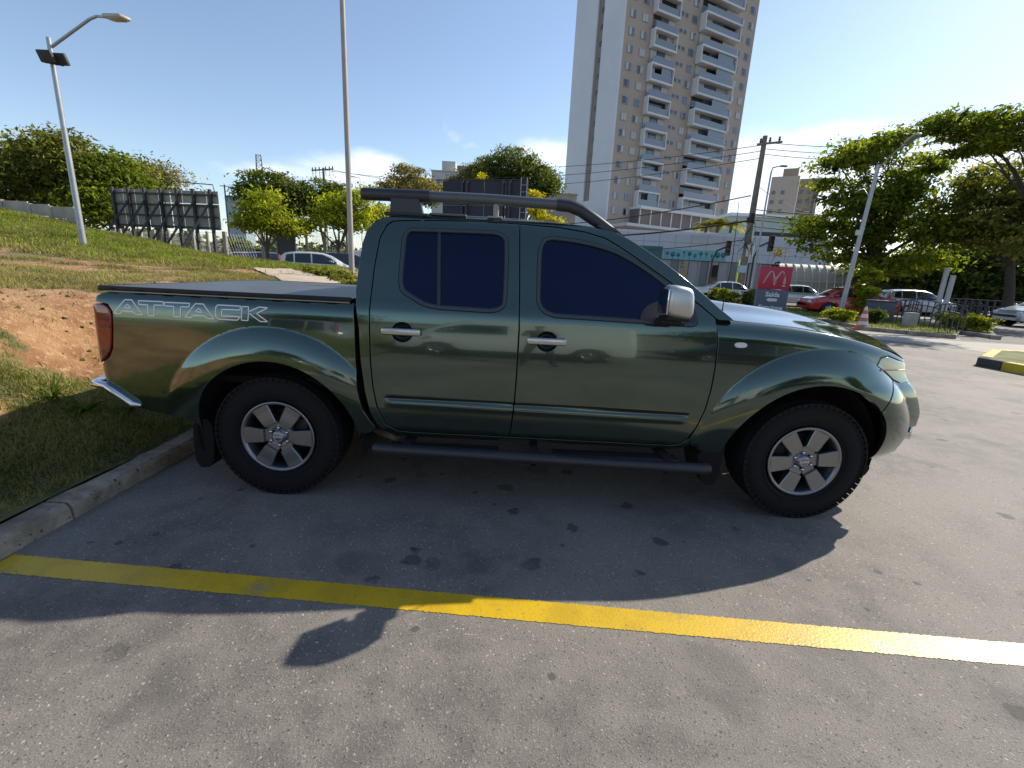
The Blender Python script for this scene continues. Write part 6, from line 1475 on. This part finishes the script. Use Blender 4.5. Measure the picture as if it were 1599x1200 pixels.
# looped handrails
def handrail(pxa, pya, pxb, pyb, label, h=.95, n=6):
    a, c = gp(pxa, pya), gp(pxb, pyb); o = empty('handrail', (a.x, a.y, 0), math.atan2(c.y-a.y, c.x-a.x), label, 'handrail', 'steel handrails on the verge'); L = (c-a).length
    for hh in (h, h*.72): b = MB(); b.tube([(0, 0, .1), (0, 0, hh-.12), (.10, 0, hh)]+[(L*t, 0, hh+.10*math.sin(math.pi*t)) for t in np.linspace(.12, .88, 6)]+[(L-.10, 0, hh), (L, 0, hh-.12), (L, 0, .1)], .022, 6); b.build('rail', galvd, o)
    for i in range(1, n): b = MB(); b.tube([(L*i/n, 0, .1), (L*i/n, 0, h+.06)], .022, 6); b.build('post', galvd, o)
galvd = mat('rail_steel', (.07, .07, .075), rough=.6, metal=.3)
handrail(1392, 505, 1432, 512, 'left steel handrail beside the dark bin'); handrail(1408, 498, 1462, 508, 'middle steel handrail behind the grey block'); handrail(1448, 519, 1500, 526, 'front steel handrail beside the clipped yellow green bush'); handrail(1475, 503, 1535, 512, 'rear right steel handrail behind the clipped bush')
g = gp(1417, 516); b = MB(); b.bbox((0, 0, .3), (.35, .3, .6), .02); tag(b.build('concrete_block', conc, None, (g.x, g.y, .05)), 'small pale concrete block in front of the handrails', 'block')
for i, (px, py, rx, rz_, lab) in enumerate(((1302, 505, .38, .26, 'left clipped bush behind the bonnet'), (1316, 508, .36, .24, 'round clipped bush just left of the cone'), (1478, 517, .55, .30, 'left of the clipped yellow green bushes by the handrail'), (1502, 520, .55, .32, 'middle clipped yellow green bush by the handrail'), (1526, 523, .45, .28, 'right clipped yellow green bush on the small island'), (1362, 510, .30, .30, 'small dark bush beside the cone and bin'))):
    g = gp(px, py); shrub('bush', lab, (g.x, g.y, .12), [(0, 0, rz_, rx, rx*.8, rz_)], 'bright' if i != 5 else 'deep', 1500, .05, .07, 80+i, 'clipped bushes on the verge')
g = gp(1368, 500); shrub('shrub', 'bright green leafy shrub against the big tree trunk', (g.x+.3, g.y+1.5, .1), [(0, 0, 1.3, .42, .4, .6), (.1, 0, 1.9, .4, .35, .4), (-.1, 0, .7, .35, .35, .5)], 'bright', 1600, .11, .14, 91)
for i, (px, py, lab) in enumerate(((1112, 478, 'short spiky plant left of the utility pole'), (1128, 480, 'yellow green plant at the utility pole foot'), (1142, 481, 'yellow flowering plant left beside the utility pole'), (1166, 482, 'dark green plant right of the utility pole'), (1172, 480, 'small plant between utility pole and sign'))):
    g = gp(px, py); shrub('plant', lab, (g.x, g.y, 0), [(0, 0, .45, .35, .3, .4), (0, 0, .8, .2, .2, .25)], ['olive', 'bright', 'yellow', 'deep', 'olive'][i], 500, .12, .14, 95+i, 'plants at the utility pole', cat='plant')
# white posts and low wall to the right
for px, lab in ((1466, 'left of the two pale posts right of the big tree'), (1478, 'right of the two pale posts right of the big tree')):
    q = at(px, 470, 34); zt = at(px, 418 if px < 1470 else 430, 34).z; b = MB(); b.tube([(0, 0, 0), (0, 0, zt)], .12, 10); tag(b.build('post', mat('post_white', (.5, .5, .5), rough=.6), None, (q.x, q.y, 0)), lab, 'post', 'pale posts by the road')
rw = empty('roadside_railing', (0, 0, 0), 0, 'long dark roadside railing in the shade of the far right trees', 'railing')
qa, qb = at(1400, 470, 40), at(1760, 470, 36)
for i in range(30):
    t = i/29; p_ = qa.lerp(qb, t); b = MB(); b.box((p_.x, p_.y, .55), (.08, .08, 1.1)); b.build('post', galvd, rw)
for h in (.4, .75, 1.1): b = MB(); b.tube([(qa.x, qa.y, h), (qb.x, qb.y, h)], .03, 5); b.build('rail', galvd, rw)

# ================================================================ trees on the right
bark_dark = mat('bark_dark', (.05, .04, .03), rough=.95, vary=(6, .4), bump=(25, .8, .02))
gr_ = 'trees along the street'
T(1352, 480, 35, [(1345, 240, 40, 18), (1392, 222, 34, 14), (1312, 258, 30, 13), (1300, 285, 24, 9), (1400, 292, 46, 20), (1345, 318, 48, 20), (1288, 352, 38, 17), (1262, 382, 22, 10), (1350, 368, 46, 20), (1420, 345, 46, 22), (1475, 362, 38, 18), (1450, 405, 32, 13), (1310, 398, 34, 12), (1512, 348, 24, 10), (1440, 262, 26, 12), (1385, 415, 40, 14)],
  'large leafy roadside tree with dark trunk behind the slanting lamp pole', 'tree', n=24149, size=0.131, clump=.33, group=gr_, seed=31, tr=.17, fork=.50, tb=bark_dark, shell=.2)
T(1640, 480, 27, [(1462, 200, 22, 10), (1490, 188, 24, 10), (1520, 212, 34, 12), (1560, 192, 34, 13), (1590, 215, 36, 14), (1640, 200, 40, 22), (1545, 232, 22, 6), (1500, 240, 16, 7)], 'leafy boughs reaching in from the right edge above the big tree', 'tree', n=8740, size=0.094, clump=.20, group=gr_, seed=32, tr=.07, fork=.6, tb=bark_dark, shell=.2)
T(1578, 480, 34, [(1530, 285, 36, 14), (1575, 270, 34, 15), (1510, 318, 30, 14), (1600, 305, 40, 20), (1560, 345, 36, 14), (1520, 375, 34, 14), (1600, 370, 36, 18), (1650, 300, 60, 60)], 'dull brownish green tree with dark trunk at the right edge', 'olive', n=12649, size=0.123, clump=.32, group=gr_, seed=33, tr=.22, fork=.5, tb=bark_dark, shell=.2)
T(1520, 480, 48, [(1500, 405, 50, 30), (1560, 405, 46, 32), (1450, 420, 44, 26), (1620, 400, 60, 45)], 'dark shaded tree mass behind the pale posts', 'deep', n=9775, size=0.197, clump=.5, group=gr_, seed=34, tr=.3, fork=.5)
T(1400, 480, 50, [(1380, 430, 36, 22), (1430, 430, 36, 24)], 'dark low tree behind the silver estate', 'deep', n=4830, size=0.197, clump=.5, group=gr_, seed=35, tr=.25, fork=.4)
T(1180, 480, 38, [(1216, 392, 6, 9)], 'tiny dry orange brown sapling above the sign', 'brown', n=274, size=0.066, clump=.15, group=gr_, seed=36, tr=.03, fork=.6)
# far skyline hill with trees behind everything
for i, px in enumerate((1395, 1440, 1485, 1530, 1580, 1630, 1690)):
    q = at(px, 470, 44); shrub('shrub', ('dark hedge clump behind the silver estate', 'dark hedge clump between estate and pale posts', 'dark hedge clump right behind the pale posts', 'dark hedge clump behind the grey lorry', 'dark hedge clump behind the dark trunk at the right edge', 'dark hedge clump cut by the right picture edge', 'dark hedge clump outside the right picture edge')[i], (q.x, q.y, 0), [(0, 0, 1.5, 2.0, 1.3, 1.7), (.8, .3, 2.3, 1.4, 1.1, 1.2)], 'deep', 2600, .17, .35, 120+i, 'hedge clumps behind the street')
# ================================================================ behind the photographer: what the paint reflects
car('delivery_van', 'white van parked behind the camera facing the pickup side', 'van', (.72, .72, .70), (1.45, -8.3, 0), R_(182), metal=.05, cat='van', scale=1.0, blind=True)
car('parked_car', 'silver hatchback parked behind the camera left of the white van', 'hatch', (.45, .46, .48), (-4.2, -8.9, 0), R_(178), metal=.4)
car('parked_car', 'dark saloon parked behind the camera right of the white van', 'sedan', (.03, .035, .04), (7.6, -10.5, 0), R_(182), metal=.4)
for i, (x, y, ells, lab) in enumerate(((12, -19, [(0, 0, 3.0, 3.2, 2.6, 1.8), (2, 0, 2.4, 2.4, 2.2, 1.5)], 'broad dark tree behind the camera to the right'), (-9, -22, [(0, 0, 3.6, 3.0, 2.6, 2.0)], 'round dark tree behind the camera to the left'), (22, -16, [(0, 0, 3.4, 3.4, 3., 2.2)], 'tree at the far right behind the camera'))):
    tree('tree', lab, (x, y, 0), ells, .22, 'deep', n=3500, size=.22, clump=.4, seed=70+i, group='trees behind the camera')
bld = empty('low_building', (2, -30, 0), 0, 'low pale building with a dark doorway behind the camera', 'building')
b = MB(); b.box((0, 0, 1.7), (34, 8, 3.4)); b.build('wall', mat('low_render', (.34, .32, .28), rough=.9, vary=(.4, .12)), bld)
b = MB(); b.box((0, 0, 3.5), (34.6, 8.6, .3)); b.build('roof', white_wall, bld)
for x in (-12, -6, 0, 6, 12): b = MB(); b.box((x, 4.03, 1.5), (1.8, .06, 1.4)); b.build('window', carglass, bld)
# a person standing in the lot with legs apart, seen only as a reflection in the front door
def person(loc, rz, label):
    root = empty('person', loc, rz, label, 'person')
    J = {'pel': (0, 0, .98), 'wai': (0, 0, 1.12), 'che': (0, .01, 1.32), 'nek': (0, .01, 1.50), 'hd0': (0, -.01, 1.56), 'hd1': (0, -.015, 1.66), 'hd2': (0, -.01, 1.74)}
    R = {'pel': .13, 'wai': .12, 'che': .145, 'nek': .055, 'hd0': .062, 'hd1': .088, 'hd2': .06}
    E = [('pel', 'wai'), ('wai', 'che'), ('che', 'nek'), ('nek', 'hd0'), ('hd0', 'hd1'), ('hd1', 'hd2')]
    for s, n in ((-1, 'l'), (1, 'r')):
        J.update({n+'h': (s*.10, 0, .92), n+'k': (s*.19, -.03, .50), n+'a': (s*.26, .01, .09), n+'t': (s*.28, -.15, .035), n+'s': (s*.19, .01, 1.43), n+'e': (s*.27, -.10, 1.18), n+'w': (s*.13, -.33, 1.30), n+'p': (s*.08, -.40, 1.34)})
        R.update({n+'h': .095, n+'k': .060, n+'a': .042, n+'t': .035, n+'s': .062, n+'e': .040, n+'w': .028, n+'p': .030})
        E += [('pel', n+'h'), (n+'h', n+'k'), (n+'k', n+'a'), (n+'a', n+'t'), ('che', n+'s'), (n+'s', n+'e'), (n+'e', n+'w'), (n+'w', n+'p')]
        for k in range(4):
            nm = n+'f%d' % k; J[nm] = (s*(.045-.0*k), -.44-.004*k, 1.375-.022*k); J[nm+'b'] = (s*.015, -.455, 1.372-.022*k); R[nm] = .009; R[nm+'b'] = .007; E += [(n+'p', nm), (nm, nm+'b')]
        J[n+'th'] = (s*.05, -.40, 1.39); R[n+'th'] = .010; E.append((n+'p', n+'th'))
    ks = list(J); me = bpy.data.meshes.new('body'); me.from_pydata([J[k] for k in ks], [(ks.index(a), ks.index(c)) for a, c in E], [])
    o = bpy.data.objects.new('body', me); col.objects.link(o); o.parent = root
    md = o.modifiers.new('skin', 'SKIN')
    for i, k in enumerate(ks): me.skin_vertices[0].data[i].radius = (R[k], R[k]*(.8 if k in ('pel', 'wai', 'che') else 1))
    me.skin_vertices[0].data[0].use_root = True
    o.modifiers.new('sub', 'SUBSURF').levels = 1; o.modifiers['sub'].render_levels = 1; md.use_smooth_shade = True
    skin = mat('skin', (.35, .20, .13), rough=.6); me.materials.append(skin)
    def garment(nm, prof, m_): b = MB(); prof(b); b.build(nm, m_, root)
    garment('shirt', lambda b: (b.lathe([(.150, .98), (.148, 1.15), (.175, 1.32), (.16, 1.44), (.07, 1.51)], n=20), [b.tube([(s*.15, .01, 1.44), (s*.24, -.05, 1.28), (s*.265, -.09, 1.21)], [.075, .062, .058], 10) for s in (-1, 1)]), mat('shirt_dark', (.05, .06, .09), rough=.9))
    garment('trousers', lambda b: [b.tube([(s*.07, 0, 1.02), (s*.10, 0, .90), (s*.19, -.025, .50), (s*.255, .01, .10)], [.115, .108, .076, .062], 12) for s in (-1, 1)], mat('trousers_dark', (.03, .035, .05), rough=.9))
    garment('hair', lambda b: b.lathe([(.093, 1.665), (.094, 1.71), (.078, 1.755), (.04, 1.775), (.0001, 1.78)], n=16), mat('hair_dark', (.02, .015, .012), rough=.8))
    garment('shoe', lambda b: [b.bbox((s*.28, -.07, .045), (.10, .28, .09), .035) for s in (-1,)], void)
    garment('shoe', lambda b: [b.bbox((s*.28, -.07, .045), (.10, .28, .09), .035) for s in (1,)], void)
    for s in (-1, 1): garment('eye', lambda b: b.lathe([(.0001, -.098), (.011, -.095), (.012, -.088)], (s*.032, 0, 1.665), 'Y', 8), void)
    garment('nose', lambda b: b.tube([(0, -.085, 1.67), (0, -.108, 1.635), (0, -.09, 1.625)], [.008, .014, .008], 6), skin)
    return root
person((1.85, -6.0, 0), math.pi, 'person in dark clothes standing behind the camera with legs apart')
# ================================================================ grass blades and small plants on the bank
def blades(name, label, x, y, z, h, w, lean, mats, mi, seed=1):
    r = np.random.default_rng(seed); n = len(x); a = r.random(n)*2*math.pi; l = r.random(n)*lean; d = r.random(n)*2*math.pi
    base = np.stack([x, y, z-.005], 1); s = np.stack([np.cos(a), np.sin(a), 0*a], 1)*w[:, None]/2
    dirv = np.stack([np.cos(d)*l, np.sin(d)*l, np.ones(n)], 1)
    mid = base+dirv*(h*.55)[:, None]; tip = base+np.stack([np.cos(d)*l*2.1, np.sin(d)*l*2.1, np.ones(n)*(1-.25*l)], 1)*h[:, None]
    V = np.stack([base-s, base+s, mid+s*.7, tip, mid-s*.7], 1).reshape(-1, 3); k = np.arange(n)*5
    F = np.concatenate([np.stack([k, k+1, k+2], 1), np.stack([k, k+2, k+4], 1), np.stack([k+4, k+2, k+3], 1)]); mi3 = np.concatenate([mi, mi, mi])
    o = link_mesh(name, np_mesh(name, V, F, mats, False, mi3)); return tag(o, label, 'grass', kind='stuff')
GM = [leafmat('grass_green', (.10, .145, .028), .4), leafmat('grass_dark', (.055, .095, .018), .35), leafmat('grass_straw', (.30, .25, .11), .25), leafmat('grass_light', (.21, .27, .04), .45)]
rg = np.random.default_rng(5)
def scatter(n, x0, x1, y0, y1, dens_f):
    x = rg.random(n)*(x1-x0)+x0; y = rg.random(n)*(y1-y0)+y0; u = kerb_x(y)-.17-x; k = (u > -.01) & (rg.random(n) < dens_f(x, y)); return x[k], y[k]
def dens_n(x, y):
    b = bare_f(x, y); t_ = np.clip((-x-3.6)/3.6, 0, 1); yp = 3.9+4.6*((-x-1.6)/3.3); b = np.where((np.abs(y-yp) < .85) & (x < -1.5) & (x > -5.1), 1.0, b); return np.clip(1.15-b*2.4, .015, 1)*np.clip(-.15+1.9*fbm(x, y, 1.9, 41), .05, 1)
def put(name, label, n, box, hh, ww, lean, probs, seed):
    x, y = scatter(n, *box, dens_n); z = bank_h(x, y); m = len(x); t = fbm(x, y, .8, 51); p = rg.random(m)
    u = kerb_x(y)-.17-x
    mi = np.where(p < probs[0], 0, np.where(p < probs[1], 1, np.where(p < probs[2]+(t-.5)*.8, 2, 3)))
    dry = sst(u, 1.6, 2.4)*(1-sst(y, 5.5, 8.5)); sw = (rg.random(m) < .72*dry); mi[sw] = 2
    mi[rg.random(m) < .22] = 2
    h = hh*(.4+1.0*rg.random(m))*(.6+.9*fbm(x, y, 2.4, 61)); blades(name, label, x, y, z, h, np.full(m, ww), lean, GM, mi, seed)
put('near_grass', 'short patchy grass in the shade at the foot of the bank beside the kerb', 150000, (-3.2, -1.05, -2.9, 1.2), .040, .0045, .9, (.28, .50, .86), 1)
put('mid_grass', 'short dry grass on top of the bank above the bare red earth', 150000, (-7.5, -2.0, -1.0, 7.5), .055, .008, .7, (.35, .50, .85), 2)
put('far_grass', 'lush green grass on the crest of the bank', 150000, (-22, -2.5, 6.0, 16.5), .10, .020, .6, (.45, .50, .60), 3)
# long-leaved tufts by the rear bumper
def tuft(x, y, n, L, label, seed):
    r = random.Random(seed); z = float(bank_h(np.array(x), np.array(y))); b = MB()
    for i in range(n):
        a = r.uniform(0, 2*math.pi); el = r.uniform(.25, 1.0); l = L*r.uniform(.6, 1.1); w = .011; V = []
        for j in range(6):
            t = j/5; rr_ = l*t*math.cos(el); zz = l*(t*math.sin(el)-.7*t*t*math.cos(el)); sx, sy = -math.sin(a)*w*(1-t*.9), math.cos(a)*w*(1-t*.9)
            V += [(rr_*math.cos(a)-sx, rr_*math.sin(a)-sy, max(zz, -.02)+.02), (rr_*math.cos(a)+sx, rr_*math.sin(a)+sy, max(zz, -.02)+.02)]
        b.add(V, [(2*j, 2*j+1, 2*j+3, 2*j+2) for j in range(5)])
    o = b.build('grass_tuft', GM[0]); o.location = (x, y, z); return tag(o, label, 'plant', 'long leaved tufts on the bank')
tuft(-1.72, -.30, 46, .30, 'long leaved grass tuft just left of the chrome bumper end', 1)
tuft(-1.98, -.26, 30, .32, 'long leaved tuft lying in the shade further left of the bumper', 2)
tuft(-1.55, -.12, 26, .24, 'long leaved tuft partly behind the rear bumper', 3)
tuft(-2.30, -.42, 20, .26, 'small long leaved tuft near the left picture edge in the truck shade', 4)
# loose stones and clods
r = random.Random(8)
cl = MB()
for i in range(500):
    x, y = -1.2-r.random()*3.0, r.uniform(-2.5, 4); s = r.uniform(.008, .03); z = float(bank_h(np.array(x), np.array(y)))
    if float(bare_f(np.array([x]), np.array([y]))[0]) < .35: continue
    M = Matrix.Translation((x, y, z+s*.2)) @ Matrix.Rotation(r.random()*6, 4, Vector((r.random(), r.random(), 1))); cl.box((0, 0, 0), (s, s*r.uniform(.6, 1), s*r.uniform(.4, .8)), M=M)
tag(cl.build('soil_clods', MATS['bank_soil']), 'crumbs of red soil lying on the bare bank', 'soil', kind='stuff')
# blades on the verge across the street side
nv = 26000; i1a = np.array(i1); x = rg.random(nv)*(i1a[:, 0].max()-i1a[:, 0].min())+i1a[:, 0].min(); y = rg.random(nv)*(i1a[:, 1].max()-i1a[:, 1].min())+i1a[:, 1].min(); k = inside(np.stack([x, y], 1), i1); x, y = x[k], y[k]; m = len(x)
blades('verge_grass', 'thin grass on the verge around the cone and sign', x, y, np.full(m, .12), .07*(.4+rg.random(m)), np.full(m, .02), .6, GM, rg.integers(0, 4, m), 7)
